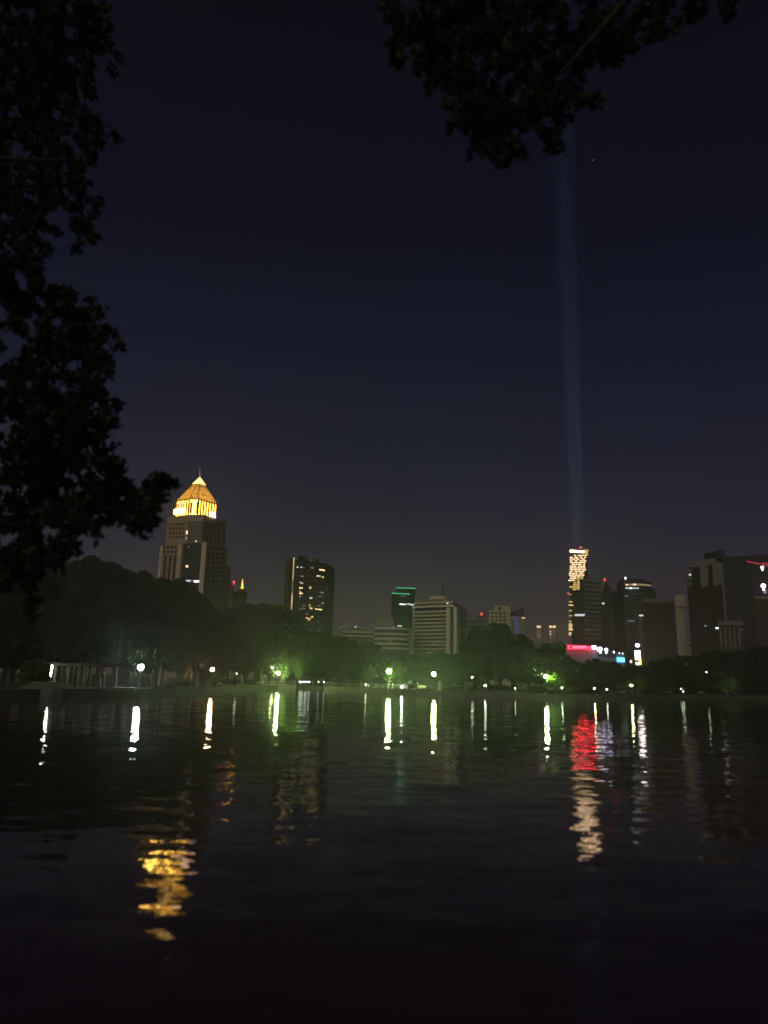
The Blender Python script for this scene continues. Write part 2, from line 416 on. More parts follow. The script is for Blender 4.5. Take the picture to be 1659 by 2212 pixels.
# clipped shrubs along the quay
shr = []
for i, xu in enumerate([355, 395, 500, 540, 735, 765, 815, 890, 925, 980, 1060, 1085, 1125, 1160, 1250, 1275, 1335, 1400, 1455, 1500, 1535, 1610, 1640]):
    lmk = ['right of the white lamp', 'left of the orange lamp', 'right of the orange lamp', 'left of the lit landing', 'right of the floodlights', 'left of the middle lamp', 'near the thin pole', 'right of the middle lamp', 'left of the round-headed lamp', 'by the pale stele',
           'right of the tiny lamp', 'below the dark round tree', 'right of the dark round tree', 'left of the shore lamp', 'below the red sign', 'right of the red sign end', 'below the cyan screen', 'below the tall screen', 'left of the small twin lights', 'right of the small twin lights', 'left of the forked tree', 'right of the forked tree', 'at the picture edge'][i]
    D = shoreD(xu)+random.uniform(5.5, 8); yt = shore_y(xu)-random.uniform(19, 28)
    tree('low dark shrub on the bank '+lmk, xu, yt, D, random.uniform(3, 5), 'shrubs along the quay', name='shrub', cat='shrub')

# ---------------------------------------------------------------- near trees: leafy silhouettes
def near_tree(name, label, base, trunkpts, limbs, blobs, leafsz, dens, thick):
    o = thing(name, label, 'tree', base)
    bv = Vector(base)
    bm = bmesh.new()
    for (a, ra), (b_, rb) in zip(trunkpts, trunkpts[1:]): bm_tube(bm, Vector(a)-bv, Vector(b_)-bv, ra, rb, 10)
    link('trunk', tomesh(bm, M['barkn'], 'trunk'), o)
    for pts in limbs:
        bm = bmesh.new()
        for (a, ra), (b_, rb) in zip(pts, pts[1:]): bm_tube(bm, Vector(a)-bv, Vector(b_)-bv, ra, rb, 8)
        link('limb', tomesh(bm, M['barkn'], 'limb'), o)
    bm = bmesh.new()
    for (xu, yu, r, D) in blobs:
        rm = r*D/F*1.05; c = P(xu, yu, D)-bv
        cnt = int(dens*rm*rm/(leafsz*leafsz))
        # sprays of leaves along twigs
        for j in range(max(4, cnt//26)):
            v = rs(1); v = v*rm*(.85+.25*random.random()); v.y *= thick
            dirv = (v + rs(rm*.5)).normalized() if v.length > 0 else Vector((1, 0, 0))
            dirv.z -= .25
            st = c+v*.9; en = st+dirv*leafsz*random.uniform(1.5, 3)
            bm_tube(bm, st-dirv*leafsz*2, en, leafsz*.05, leafsz*.03, 3)
            for q in range(26):
                f_ = random.random(); leaf(bm, st.lerp(en, f_)+rs(leafsz*1.3), leafsz*random.uniform(.7, 1.25), 1.8)
    link('foliage', tomesh(bm, M['leafn'], 'foliage'), o)
    return o
random.seed(5)
BL = [(30, 60, 120), (130, 60, 90), (205, 30, 45), (215, 110, 40), (60, 200, 120), (160, 190, 70), (215, 265, 42), (160, 300, 55), (70, 340, 110), (150, 365, 45), (30, 460, 90), (125, 425, 52), (178, 480, 30), (185, 515, 22),
      (185, 425, 22), (70, 520, 36), (20, 570, 75), (70, 600, 32), (90, 690, 85), (165, 668, 48), (205, 700, 34), (60, 800, 120), (170, 770, 60), (222, 740, 32), (245, 772, 22), (200, 820, 44), (150, 870, 60), (232, 860, 20), (240, 890, 16),
      (60, 930, 110), (140, 950, 60), (195, 945, 34), (222, 925, 13), (215, 965, 16), (60, 1040, 110), (150, 1050, 70), (205, 1010, 36), (230, 1060, 56), (270, 1070, 48), (300, 1090, 42), (315, 1052, 16), (308, 1108, 24), (326, 1070, 18), (342, 1052, 13), (354, 1042, 8), (322, 1124, 8),
      (180, 1105, 40), (240, 1110, 30), (290, 1122, 18), (60, 1130, 70), (140, 1120, 40), (150, 1160, 22), (158, 1185, 14), (30, 1190, 60), (85, 1175, 26), (20, 1260, 60), (100, 1200, 14), (115, 1190, 9)]
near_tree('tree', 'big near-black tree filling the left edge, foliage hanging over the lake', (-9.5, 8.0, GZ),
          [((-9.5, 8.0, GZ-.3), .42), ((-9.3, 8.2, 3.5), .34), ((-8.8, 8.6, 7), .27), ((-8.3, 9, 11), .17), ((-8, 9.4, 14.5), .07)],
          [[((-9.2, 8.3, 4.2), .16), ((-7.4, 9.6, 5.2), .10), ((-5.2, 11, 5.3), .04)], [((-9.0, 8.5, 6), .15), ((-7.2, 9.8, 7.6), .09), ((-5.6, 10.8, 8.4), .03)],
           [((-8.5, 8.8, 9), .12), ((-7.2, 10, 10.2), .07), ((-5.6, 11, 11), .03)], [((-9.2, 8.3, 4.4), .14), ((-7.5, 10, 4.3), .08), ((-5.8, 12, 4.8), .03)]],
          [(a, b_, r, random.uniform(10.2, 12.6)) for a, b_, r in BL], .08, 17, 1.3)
random.seed(9)
BT = [(870, 20, 60), (950, 40, 80), (1050, 40, 100), (1160, 40, 100), (1270, 40, 80), (1370, 30, 70), (1470, 10, 60), (850, 120, 15), (900, 105, 45), (960, 130, 55), (1050, 140, 80), (1150, 140, 80), (1240, 130, 55), (1300, 110, 45), (1000, 205, 45), (985, 245, 22), (1070, 220, 60), (1130, 220, 55), (1180, 225, 32),
      (1050, 270, 40), (1095, 290, 38), (1140, 270, 32), (1062, 318, 14), (1035, 300, 14), (1102, 326, 14), (1188, 298, 14), (1165, 275, 16), (1195, 245, 16), (1245, 180, 22), (1262, 212, 13), (1210, 190, 20), (925, 160, 22), (980, 175, 30), (1340, 100, 30), (1400, 70, 35), (1560, -10, 50)]
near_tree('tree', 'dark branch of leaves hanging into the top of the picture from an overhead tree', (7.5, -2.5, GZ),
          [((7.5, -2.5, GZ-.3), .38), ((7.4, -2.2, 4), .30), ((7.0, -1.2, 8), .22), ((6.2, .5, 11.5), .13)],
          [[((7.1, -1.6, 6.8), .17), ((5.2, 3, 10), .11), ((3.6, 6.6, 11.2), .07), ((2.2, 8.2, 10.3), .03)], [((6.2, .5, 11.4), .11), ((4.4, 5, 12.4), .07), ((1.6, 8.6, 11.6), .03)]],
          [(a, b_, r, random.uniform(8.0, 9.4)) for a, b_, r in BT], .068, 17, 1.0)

# ---------------------------------------------------------------- park lamps and small things by the water
def lampmat(name, c, s): M[name] = em(name, c, s); return name
lampmat('lamp_white', (.78, 1.0, .90), 280); lampmat('lamp_green', (.66, 1.0, .36), 900); lampmat('lamp_twin', (.66, 1.0, .30), 2000); lampmat('lamp_orange', (1, .58, .30), 420); lampmat('lamp_warm', (.9, 1, .45), 120); lampmat('lamp_small', (.85, 1, .7), 32)
def lamp(label, xu, yu, off, r, m, kind='globe', group='lamps along the far bank'):
    D = shoreD(xu)+off; p = P(xu, yu, D); h = p.z-GZ
    o = thing('park_lamp', label, 'lamp', (p.x, p.y, GZ), group)
    bm = bmesh.new(); bm_tube(bm, (0, 0, 0), (0, 0, .45), .13, .10); bm_tube(bm, (0, 0, .45), (0, 0, max(h-r, .6)), .06, .04); bm_tube(bm, (0, 0, max(h-r-.1, .5)), (0, 0, h-r*.8), .09, .13)
    link('post', tomesh(bm, M['metal'], 'post'), o)
    bm = bmesh.new(); bm_ball(bm, (0, 0, 0), r, 14)
    gl = link('globe', tomesh(bm, M[m], 'globe', True), o, (0, 0, h))
    bm = bmesh.new(); bm_tube(bm, (0, 0, h+r*.85), (0, 0, h+r*1.15), r*.6, r*.12)
    sub(link('cap', tomesh(bm, M['metal'], 'cap'), o), gl)
    return o
lamp('large brilliant white lamp right of the pavilion columns', 304, 1441, 1.0, .34, 'lamp_white')
lamp('orange lamp on the wooded bank between the white lamp and the lime foliage', 459, 1446, 2, .26, 'lamp_orange')
lamp('upper of the twin lamps under the lime green foliage', 591, 1441, 2.6, .32, 'lamp_twin')
lamp('lower of the twin lamps above the lit landing', 601, 1454, 1.2, .27, 'lamp_twin')
lamp('bright middle lamp below the curved white building', 840, 1450, 3.5, .37, 'lamp_green')
lamp('tiny lamp just above the bright middle lamp', 833, 1441, 14, .16, 'lamp_small')
lamp('round white-green lamp below the banded hotel', 937, 1456, 3, .32, 'lamp_green')
lamp('small solitary lamp below the red beacon', 1020, 1463, 5, .13, 'lamp_small')
lamp('low white lamp at the foot of the dark round tree', 1048, 1481, 2.5, .17, 'lamp_small')
lamp('yellow-green lamp below the twin lit towers', 1179, 1461, 2.5, .26, 'lamp_green')
lamp('low lamp at the edge below the red sign', 1214, 1486, 2, .12, 'lamp_small')
lamp('faint low lamp below the violet lights', 1311, 1489, 2, .12, 'lamp_small')
lamp('white lamp on the lawn below the tall white screen', 1364, 1481, 3, .19, 'lamp_warm')
lamp('upper of two small lights on the right lawn', 1471, 1488, 3.5, .09, 'lamp_small')
lamp('lower of two small lights on the right lawn', 1476, 1494, 2, .09, 'lamp_small')
lamp('faint lamp high among the trees at right', 1526, 1452, 12, .10, 'lamp_small')
lamp('small orange lamp low below the red sign', 1284, 1487, 3, .10, 'lamp_orange')
lamp('small white lamp left of the bright middle lamp near the pole', 790, 1479, 1.2, .10, 'lamp_small')
lamp('small bluish white lamp right of the bright middle lamp', 868, 1484, 1.0, .13, 'lamp_white')
lamp('low glint of a lamp right of the orange lamp', 511, 1455, 9, .08, 'lamp_small')
lamp('tiny lamp low under the right edge of the dark round tree', 1113, 1487, 2, .07, 'lamp_small')
for xu, off, lb, st_ in ((611, 1.4, 'added unseen uplight at the foot of the lime green tree', 6500), (652, 2.6, 'added unseen uplight under the pale leaning tree', 900), (797, 1.6, 'added unseen uplight under the small yellow-green tree', 1000), (851, 4.6, 'added unseen uplight under the green tree by the bright middle lamp', 1100), (1202, 1.4, 'added unseen uplight under the tree below the twin towers', 500),
        (1232, 1.0, 'added unseen uplight under the low tree below the red sign', 500), (1383, 4.0, 'added unseen uplight under the tree near the tall screen', 1000), (1349, 5.4, 'added unseen uplight under the dim tree near the tall screen', 500), (1424, 3.2, 'added unseen uplight beside the round lawn bush', 700), (1568, 2.4, 'uplight under the forked lawn tree', 1800), (1590, 3.0, 'uplight under the smaller right lawn tree', 900), (474, 1.8, 'added unseen uplight by the bush near the orange lamp', 500)):
    q = onwater(xu, shore_y(xu)); q = q*(1+off/q.length); o = thing('uplight', lb, 'uplight', (q.x, q.y, GZ), 'small uplights under the park trees')  # added, unseen sources greening the crowns, except under the two right lawn trees
    bm = bmesh.new(); bmesh.ops.create_cone(bm, cap_ends=False, segments=14, radius1=.15, radius2=.17, depth=.34, matrix=Matrix.Translation((0, 0, .17)))
    bm_tube(bm, (0, 0, .0), (0, 0, .10), .14, .14, 14); hs = link('housing', tomesh(bm, M['metal'], 'housing'), o)
    bm = bmesh.new(); bm_tube(bm, (0, 0, .11), (0, 0, .20), .13, .13, 12); sub(link('lens', tomesh(bm, em('uplight_lens', (.92, 1, .62), st_), 'lens'), o), hs)
# ground floodlights beside the lit landing
for i, (xu, w, lb) in enumerate([(651, .95, 'largest left floodlight glaring at the water edge'), (660.5, .55, 'second floodlight in the white row right of the landing'), (668, .3, 'third small floodlight in the white row'), (688, .16, 'fourth tiny floodlight, apart from the white row'), (700, .22, 'last tiny floodlight toward the middle lamp')]):
    D = shoreD(xu)+1.6; p = P(xu, 1473, D); o = thing('floodlight', lb, 'floodlight', (p.x, p.y, GZ), 'white floodlights on the bank')
    h = p.z-GZ
    bm = bmesh.new(); bm_box(bm, (0, .18, h), (w+.1, .28, .34)); bm_tube(bm, (0, .18, 0), (0, .18, h), .04, .04, 6); hs = link('housing', tomesh(bm, M['metal'], 'housing'), o)
    bm = bmesh.new(); bm_box(bm, (0, .02, h), (w, .06, .26)); sub(link('lens', tomesh(bm, em('floodlight_lens', (.9, 1, .9), 7), 'lens'), o), hs)

# lit landing stage with parapet under the twin lamps
D = shoreD(604)-.2; a = P(572, 1478, D); b_ = P(638, 1480, D)
o = thing('landing', 'yellow lit stone landing with parapet under the twin lamps', 'landing', ((a.x+b_.x)/2, D, 0))
W = b_.x-a.x
bm = bmesh.new(); bm_box(bm, (0, 1, .45), (W, 2.4, 1.1)); link('deck', tomesh(bm, M['stone'], 'deck'), o)
for sx in (-1, 0, 1):
    bm = bmesh.new(); bm_box(bm, (sx*(W/2-.2), 0, 1.45), (.3, .3, .9)); bm_box(bm, (sx*(W/2-.2), 0, 1.94), (.4, .4, .08)); link('pier', tomesh(bm, M['stone'], 'pier'), o)
bm = bmesh.new(); bm_box(bm, (0, 0, 1.6), (W-.5, .12, .10)); bm_box(bm, (0, 0, 1.3), (W-.5, .10, .08)); link('rail', tomesh(bm, M['stone'], 'rail'), o)
# railing
A_ = onwater(700, shore_y(700)); B_ = onwater(880, shore_y(880)); A_ = A_*(1+1.2/A_.length); B_ = B_*(1+1.2/B_.length)
o = thing('railing', 'pale railing along the path left of the middle lamp', 'railing', (A_.x, A_.y, GZ)); d = Vector((B_.x-A_.x, B_.y-A_.y, 0))
for i in range(13):
    bm = bmesh.new(); q = d*(i/12); bm_tube(bm, q, q+Vector((0, 0, .95)), .05, .05, 6); link('post', tomesh(bm, M['stone'], 'post'), o)
for hh in (.5, .9):
    bm = bmesh.new(); bm_tube(bm, (0, 0, hh), d+Vector((0, 0, hh)), .04, .04, 6); link('rail', tomesh(bm, M['stone'], 'rail'), o)
# stele
p = P(950, 1471, shoreD(950)+1.5); o = thing('stele', 'slim pale stone stele right of the round white-green lamp', 'stele', (p.x, p.y, GZ)); h = p.z-GZ
bm = bmesh.new(); bm_box(bm, (0, 0, .1), (.9, .7, .2)); link('plinth', tomesh(bm, M['stone'], 'plinth'), o)
bm = bmesh.new(); prism(bm, [(-.3, -.2), (.3, -.2), (.3, .2), (-.3, .2)], .2, h, [(-.22, -.15), (.22, -.15), (.22, .15), (-.22, .15)]); link('shaft', tomesh(bm, M['stone'], 'shaft'), o)
# thin pole
p = P(779, 1458, shoreD(779)+3); o = thing('flagpole', 'thin bare pole left of the bright middle lamp', 'pole', (p.x, p.y, GZ))
bm = bmesh.new(); bm_tube(bm, (0, 0, 0), (0, 0, p.z-GZ), .06, .035); link('pole', tomesh(bm, M['stone'], 'pole'), o)
bm = bmesh.new(); bm_ball(bm, (0, 0, p.z-GZ), .08, 8); link('finial', tomesh(bm, M['stone'], 'finial'), o)

for xu, lb in ((560, 'bench on the path left of the lit landing'), (722, 'bench on the path right of the white floodlights'), (910, 'bench left of the round white-green lamp'), (1345, 'bench on the lawn path below the cyan screen'), (1445, 'bench left of the two small lawn lights'), (1515, 'bench right of the two small lawn lights')):
    q = onwater(xu, shore_y(xu)); q = q*(1+2.6/q.length); o = thing('park_bench', lb, 'bench', (q.x, q.y, GZ), 'benches on the lakeside path')
    bm = bmesh.new()
    for k in range(3): bm_box(bm, (0, -.16+k*.16, .45), (1.7, .13, .04))
    link('seat', tomesh(bm, M['stone'], 'seat'), o)
    bm = bmesh.new()
    for k in range(2): bm_box(bm, (0, .27+k*.03, .62+k*.17), (1.7, .03, .12))
    link('backrest', tomesh(bm, M['stone'], 'backrest'), o)
    for sx in (-.7, .7):
        bm = bmesh.new(); bm_box(bm, (sx, -.14, .215), (.06, .06, .43)); bm_box(bm, (sx, .24, .42), (.06, .05, .84)); bm_box(bm, (sx, .05, .40), (.05, .42, .04)); link('leg', tomesh(bm, M['metal'], 'leg'), o)

# pavilion: open colonnade on the left bank
D0 = shoreD(170)+.6
a = P(56, 1432, D0+1.5); b_ = P(290, 1436, D0+4.5)
o = thing('pavilion', 'pale open colonnade pavilion on the left bank beside the white lamp', 'pavilion', (a.x, a.y, GZ)); base = Vector((a.x, a.y, GZ))
ax = Vector((b_.x-a.x, b_.y-a.y, 0)); Lp = ax.length; ang = math.atan2(ax.y, ax.x); ax.normalize(); nv = Vector((-ax.y, ax.x, 0))
zt = a.z-GZ
def pbox(name, s0, s1, n0, n1, z0, z1, m='darkstone'):
    bm = bmesh.new(); c = ax*((s0+s1)/2)+nv*((n0+n1)/2); bm_box(bm, (c.x, c.y, (z0+z1)/2), (abs(s1-s0), abs(n1-n0), z1-z0), ang)
    return link(name, tomesh(bm, M[m], name), o)
pbox('floor_slab', -.3, Lp+.3, -.4, 4.6, -.2, .30)
pbox('beam', -.2, Lp+.2, -.12, .12, zt-.22, zt); pbox('beam', -.2, Lp+.2, 3.9, 4.14, zt-.22, zt)
pbox('roof', -.5, Lp+.5, -.45, 4.5, zt+.005, zt+.10, 'brown')
for xu in (120, 148, 170, 186, 217, 245, 276):
    s_ = (xu-56)/(290-56)*Lp
    pbox('column', s_-.13, s_+.13, -.13, .13, .3, zt-.22); pbox('column', s_-.13, s_+.13, 3.9, 4.14, .3, zt-.22)
s_ = (214-56)/234*Lp
bm = bmesh.new(); c = ax*s_+nv*2.2
prism(bm, [(-.55, -.3), (.55, -.3), (.55, .3), (-.55, .3)], 0, 1.25); bm_ball(bm, (0, 0, 1.25), .5, 12, 1.0)
st = link('niche', tomesh(bm, M['darkstone'], 'niche'), o, (c.x, c.y, .3)); st.rotation_euler = (0, 0, ang)
# tall bright tube lamp by the pavilion
D = D0+.6; p = P(112, 1437, D); q = P(110, 1463, D); o = thing('tube_lamp', 'slender glowing white tube lamp at the left end of the colonnade', 'lamp', (p.x, p.y, GZ))
bm = bmesh.new(); bm_tube(bm, (0, 0, q.z-GZ), (0, 0, p.z-GZ), .05, .14, 10); link('tube', tomesh(bm, em('tube_glow', (1, .98, .82), 26), 'tube', True), o)
bm = bmesh.new(); bm_tube(bm, (0, 0, 0), (0, 0, q.z-GZ), .09, .06, 8); link('stem', tomesh(bm, M['metal'], 'stem'), o)
bm = bmesh.new(); bm_tube(bm, (0, 0, p.z-GZ), (0, 0, p.z-GZ+.06), .16, .10, 10); link('cap', tomesh(bm, M['metal'], 'cap'), o)
# pale terrace block at far left
D = shoreD(78)-.1; a = P(46, 1468, D); b_ = P(111, 1468, D)
o = thing('terrace', 'pale stepped terrace at the waterside left of the colonnade', 'terrace', (a.x, a.y, 0)); w = b_.x-a.x
for i, (hh, dd) in enumerate(((.95, 0), (1.25, .7), (1.55, 1.4))):
    bm = bmesh.new(); bm_box(bm, (w/2, dd+1.6, hh/2), (w-i*.3, 2.6, hh)); link('step', tomesh(bm, M['darkstone'], 'step'), o)

# ---------------------------------------------------------------- buildings across the park
rnd = random.Random(3)
# 1 spired tower, seen at its cut corner
uL, uCL, uCR, uR = XY(361, 1130, 492), XY(403, 1130, 481), XY(438, 1130, 480), XY(489, 1130, 502)
def back(foot4):       # close a cut-corner footprint
    a, b_, c, d = [Vector(q) for q in foot4]; v1 = (a-b_)+Vector((0, 0)); v2 = d-c
    return [tuple(a), tuple(b_), tuple(c), tuple(d), tuple(d+v1*1.0), tuple(a+v2*1.0)]
B = Bld('spired_tower', 'tall beige tower with a blazing golden pyramid roof and spire', 'tower', back([uL, uCL, uCR, uR]))
z_top = Z(420, 1112, 481); z_mid = Z(380, 1178, 490)
B.wall(z_mid, z_top, 'tan')
lL, lCL, lCR, lR = XY(345, 1190, 496), XY(391, 1190, 482.5), XY(443, 1190, 478), XY(491, 1190, 499)
low = back([lL, lCL, lCR, lR]); B.wall(GZ, z_mid, 'tan', low, 'podium_wall')
B.wall(GZ, Z(495, 1222, 500), 'tan', rectfoot(XY(485, 1225, 497), XY(499, 1225, 506), 20), 'side_wing')
# dark glazed corner
B.ub(uCL, uCR, 404, 1126, 436, 1176, 'slot', 'glazing', .6, .2)
B.ub(lCL, lCR, 393, 1174, 432, 1290, 'glass', 'glazing', .6, .2)
for i in range(13): B.ub(lCL, lCR, 393, 1181+i*8.2, 432, 1181.8+i*8.2, 'brown', 'floor_edge', .5, .45)
B.ub(lCL, lCR, 433, 1172, 443, 1300, 'pale', 'corner_pier', 1.2, .9)
B.ub(lL, lCL, 344.5, 1180, 350, 1270, 'pale', 'corner_pier', 1.2, .9); B.ub(lL, lCL, 384, 1176, 391, 1270, 'pale', 'corner_pier', 1.2, .9)
for r_ in range(4):
    for c_ in range(5): B.ub(uL, uCL, 365.5+c_*7.2, 1130+r_*9.4, 369.5+c_*7.2, 1134.5+r_*9.4, 'glass', 'window', .3, .1)
for r_ in range(2):
    for c_ in range(4): B.ub(lL, lCL, 353+c_*8, 1180+r_*9.5, 357.5+c_*8, 1185+r_*9.5, 'glass', 'window', .3, .1)
for c_ in range(3): B.ub(lL, lCL, 353+c_*10.5, 1200, 358+c_*10.5, 1262, 'slot', 'window_bay', .4, .12)
for r_ in range(7):
    for c_ in range(5): B.ub(uCR, uR, 444+c_*9, 1129+r_*7, 448.5+c_*9, 1132.5+r_*7, 'slot', 'window', .3, .1)
for r_ in range(9):
    for c_ in range(4): B.ub(lCR, lR, 448+c_*10, 1184+r_*10, 453+c_*10, 1188.5+r_*10, 'slot', 'window', .3, .1)
B.ub(uL, uCL, 404-2, 1146, 404.5, 1154, 'warm', 'window'); B.ub(uL, uCL, 401, 1160, 403.5, 1166, 'warmd', 'window')
B.ub(uCL, uCR, 422, 1168, 425, 1170.5, 'warm', 'window', .6, .4)
for x0, y0, x1, y1, m_ in ((402, 1221, 407, 1226, 'warm'), (407, 1180, 410, 1182.5, 'warmd'), (399, 1253, 412, 1256.5, 'cool'), (414, 1253.5, 420, 1256, 'coold'), (420, 1254, 431, 1258, 'coolb')): B.ub(lCL, lCR, x0, y0, x1, y1, m_, 'window', .6, .5)
# crown: colonnade with its floodlighting put in as emission, lattice pyramid, lantern, finial
cL, cCL, cCR, cR = XY(381, 1095, 489.5), XY(408, 1095, 483.5), XY(428, 1095, 483), XY(468, 1095, 497)
cf = back([cL, cCL, cCR, cR]); zc0 = z_top; zc1 = Z(418, 1080, 484)
ccen = sum((Vector(q) for q in cf), Vector((0, 0)))/6
gal = B.wall(zc0, zc1, 'goldlit', [tuple(ccen+(Vector(q)-ccen)*.94) for q in cf], 'glowing_gallery')
for A_, C_, k in ((cL, cCL, 5), (cCL, cCR, 3), (cCR, cR, 7)):
    for i in range(k+1):
        sub(B.box(A_, C_, i/k-.04, i/k+.04, zc0, zc1, 'gold', 'pillar', .8, .3), gal)
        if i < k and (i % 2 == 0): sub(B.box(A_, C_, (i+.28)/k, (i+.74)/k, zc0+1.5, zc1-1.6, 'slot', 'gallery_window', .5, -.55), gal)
B.wall(zc1, zc1+.8, 'gold', [tuple(ccen+(Vector(q)-ccen)*1.03) for q in cf], 'cornice')
apex = P(431.8, 1031, 497); fr = .70
tf = [tuple(Vector((apex.x, apex.y))+(Vector(q)-Vector((apex.x, apex.y)))*(1-fr)) for q in cf]
zl = zc1+.8+(apex.z-zc1-.8)*fr
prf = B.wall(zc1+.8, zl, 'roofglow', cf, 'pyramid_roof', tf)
for A_, A2 in zip(cf, tf):
    bm = bmesh.new(); bm_tube(bm, Vector((A_[0], A_[1], zc1+.8))-B.o, Vector((A2[0], A2[1], zl))-B.o, .45, .3, 6); link('rafter', tomesh(bm, M['gold'], 'rafter'), prf)
for A_, C_, A2, C2, k in ((cf[0], cf[1], tf[0], tf[1], 5), (cf[1], cf[2], tf[1], tf[2], 4), (cf[2], cf[3], tf[2], tf[3], 8)):
    for i in range(1, k):
        p0 = Vector(A_).lerp(Vector(C_), i/k); p1 = Vector(A2).lerp(Vector(C2), i/k)
        bm = bmesh.new(); bm_tube(bm, Vector((p0.x, p0.y, zc1+.9))-B.o, Vector((p1.x, p1.y, zl+.1))-B.o, .28, .2, 5); link('rafter', tomesh(bm, M['gold'], 'rafter'), prf)
tf1 = [tuple(Vector((apex.x, apex.y))+(Vector(q)-Vector((apex.x, apex.y)))*1.15) for q in tf]; tf2 = [tuple(Vector((apex.x, apex.y))+(Vector(q)-Vector((apex.x, apex.y)))*.08) for q in tf]
rln = B.wall(zl+.05, apex.z, 'lantern', tf1, 'roof_lantern', tf2)
bm = bmesh.new(); bm_tube(bm, (apex-B.o)-Vector((0, 0, .5)), P(431.8, 1018, 497)-B.o, .55, .22, 6); bm_tube(bm, P(431.8, 1018, 497)-B.o, P(431.8, 1008, 497)-B.o, .2, .04, 6); link('finial', tomesh(bm, M['finial'], 'finial'), rln)  # finial's amber glow put in as faint emission
B.ub(cL, cCL, 379, 1100, 399, 1110, 'goldlow', 'glowing_parapet', 1.5, 1.6)  # parapet made to glow so gold spills onto the shaft
# white illuminated roof sign: strokes as seen
for x0, y0, x1, y1 in ((450, 1108, 455, 1110.5), (451, 1112, 453.5, 1116), (455, 1105.5, 458.5, 1108), (456.5, 1110, 458.5, 1117), (459.5, 1107, 463, 1110), (460.5, 1112, 463.5, 1119)):
    B.ub(uCR, uR, x0, y0, x1, y1, 'logo', 'sign_stroke', .4, 1.0)

# 2 neighbour with little amber spire
A_, C_ = XY(491, 1290, 560), XY(533, 1290, 566)
B = Bld('apartment_block', 'dim brown block with a small amber lit spire beside the spired tower', 'building', rectfoot(A_, C_, 22))
B.wall(GZ, Z(512, 1277, 560), 'brown'); B.wall(GZ, Z(500, 1262, 560), 'tan', rectfoot(XY(492, 1262, 558), XY(505, 1262, 559.5), 12), 'stair_tower')
q0 = XY(514, 1276, 562); q1 = XY(531, 1276, 564); ft = rectfoot(q0, q1, 6); cc = sum((Vector(v) for v in ft), Vector((0, 0)))/4
B.wall(Z(512, 1277, 560), Z(512, 1271, 562), 'gold', ft, 'spire_base')
B.wall(Z(512, 1271, 562), Z(522, 1249, 562), 'amber', [tuple(cc+(Vector(v)-cc)*.32) for v in ft], 'spire', [tuple(cc+(Vector(v)-cc)*.04) for v in ft])
ball_part(B, 505.5, 1257, 558, .9, 'red')
for x0, y0, m_ in ((495, 1268, 'coold'), (519, 1299, 'warmd'), (516, 1331, 'cool'), (533, 1328, 'warm')): B.ub(A_, C_, x0, y0, x0+3.5, y0+2.6, m_)
for r_ in range(5):
    for c_ in range(5): B.ub(A_, C_, 494+c_*7.5, 1283+r_*9, 498+c_*7.5, 1286.5+r_*9, 'slot', 'window', .3, .1)

# 3 condominium tower with a string of lit stair windows
A_, C_ = XY(627, 1204, 420), XY(705, 1214, 436); L_ = XY(617, 1204, 428)
B = Bld('condominium_tower', 'dark condominium tower with a string of tiny lights down its left edge', 'tower', [A_, C_, (C_[0]+4, C_[1]+18), (L_[0]+4, L_[1]+16), L_])
B.wall(GZ, Z(640, 1207, 420), 'brown'); B.wall(Z(640, 1207, 420), Z(655, 1201, 424), 'dark', rectfoot(XY(645, 1203, 424), XY(668, 1203, 428), 10), 'roof_plant'); B.wall(Z(640, 1207, 420), Z(655, 1203, 424), 'dark', rectfoot(XY(676, 1203, 430), XY(690, 1203, 432), 10), 'roof_plant')
for i in range(38):
    yy = 1205+i*3.85; xx = 634.8-(yy-1205)*.0505
    dim = 12 < i < 20
    B.ub(A_, C_, xx-.9, yy, xx+.9, yy+1.5, 'warmd' if dim else ('warmb' if i > 20 or i < 4 else 'warm'), 'stair_window', .3, .3)
W3 = [(485, 435, 22, 'cool'), (535, 437, 16, 'cool'), (565, 440, 16, 'coold'), (680, 445, 50, 'coold'), (545, 555, 45, 'coold'), (525, 640, 18, 'cool'), (550, 650, 14, 'cool'), (518, 713, 18, 'warmb'), (543, 713, 16, 'warmb'), (518, 762, 16, 'warm'), (520, 785, 20, 'warmb'), (543, 785, 18, 'warmb'), (522, 825, 10, 'cool'),
      (655, 705, 34, 'yellow'), (655, 718, 14, 'warm'), (790, 470, 24, 'warmb'), (815, 473, 18, 'warmb'), (838, 478, 22, 'warmb'), (757, 552, 28, 'warmb'), (785, 555, 16, 'warm'), (823, 566, 18, 'warmb'), (810, 775, 44, 'coold'), (785, 828, 40, 'coold'), (665, 847, 38, 'cool'),
      (570, 945, 34, 'coold'), (650, 940, 16, 'yellow'), (648, 962, 22, 'yellow'), (668, 985, 30, 'warm'), (570, 985, 26, 'warmd'), (735, 995, 22, 'warmb'), (765, 997, 16, 'warm'), (785, 1000, 14, 'warmb'), (803, 1004, 12, 'warm'), (525, 993, 34, 'coold'), (775, 955, 30, 'warmd'), (612, 1060, 34, 'warmd'),
      (605, 1113, 16, 'warm'), (680, 1098, 28, 'warmb'), (640, 1120, 50, 'yellow'), (640, 1140, 30, 'yellow'), (765, 1162, 26, 'coold'), (797, 1100, 14, 'coold'), (505, 1220, 30, 'coold'), (650, 1252, 50, 'coold'), (773, 1275, 26, 'coold'), (820, 915, 40, 'warmd')]
for X_, Y_, w, m_ in W3:
    xx, yy = 564+.162*X_, 1154.6+.162*Y_
    B.ub(A_, C_, xx-w*.081, yy-1.4, xx+w*.081, yy+1.4, m_)
for i in range(13):
    for x0 in (637, 664, 684): B.ub(A_, C_, x0, 1222+i*11, x0+15, 1222.8+i*11, 'tan', 'balcony_edge', .5, .22)

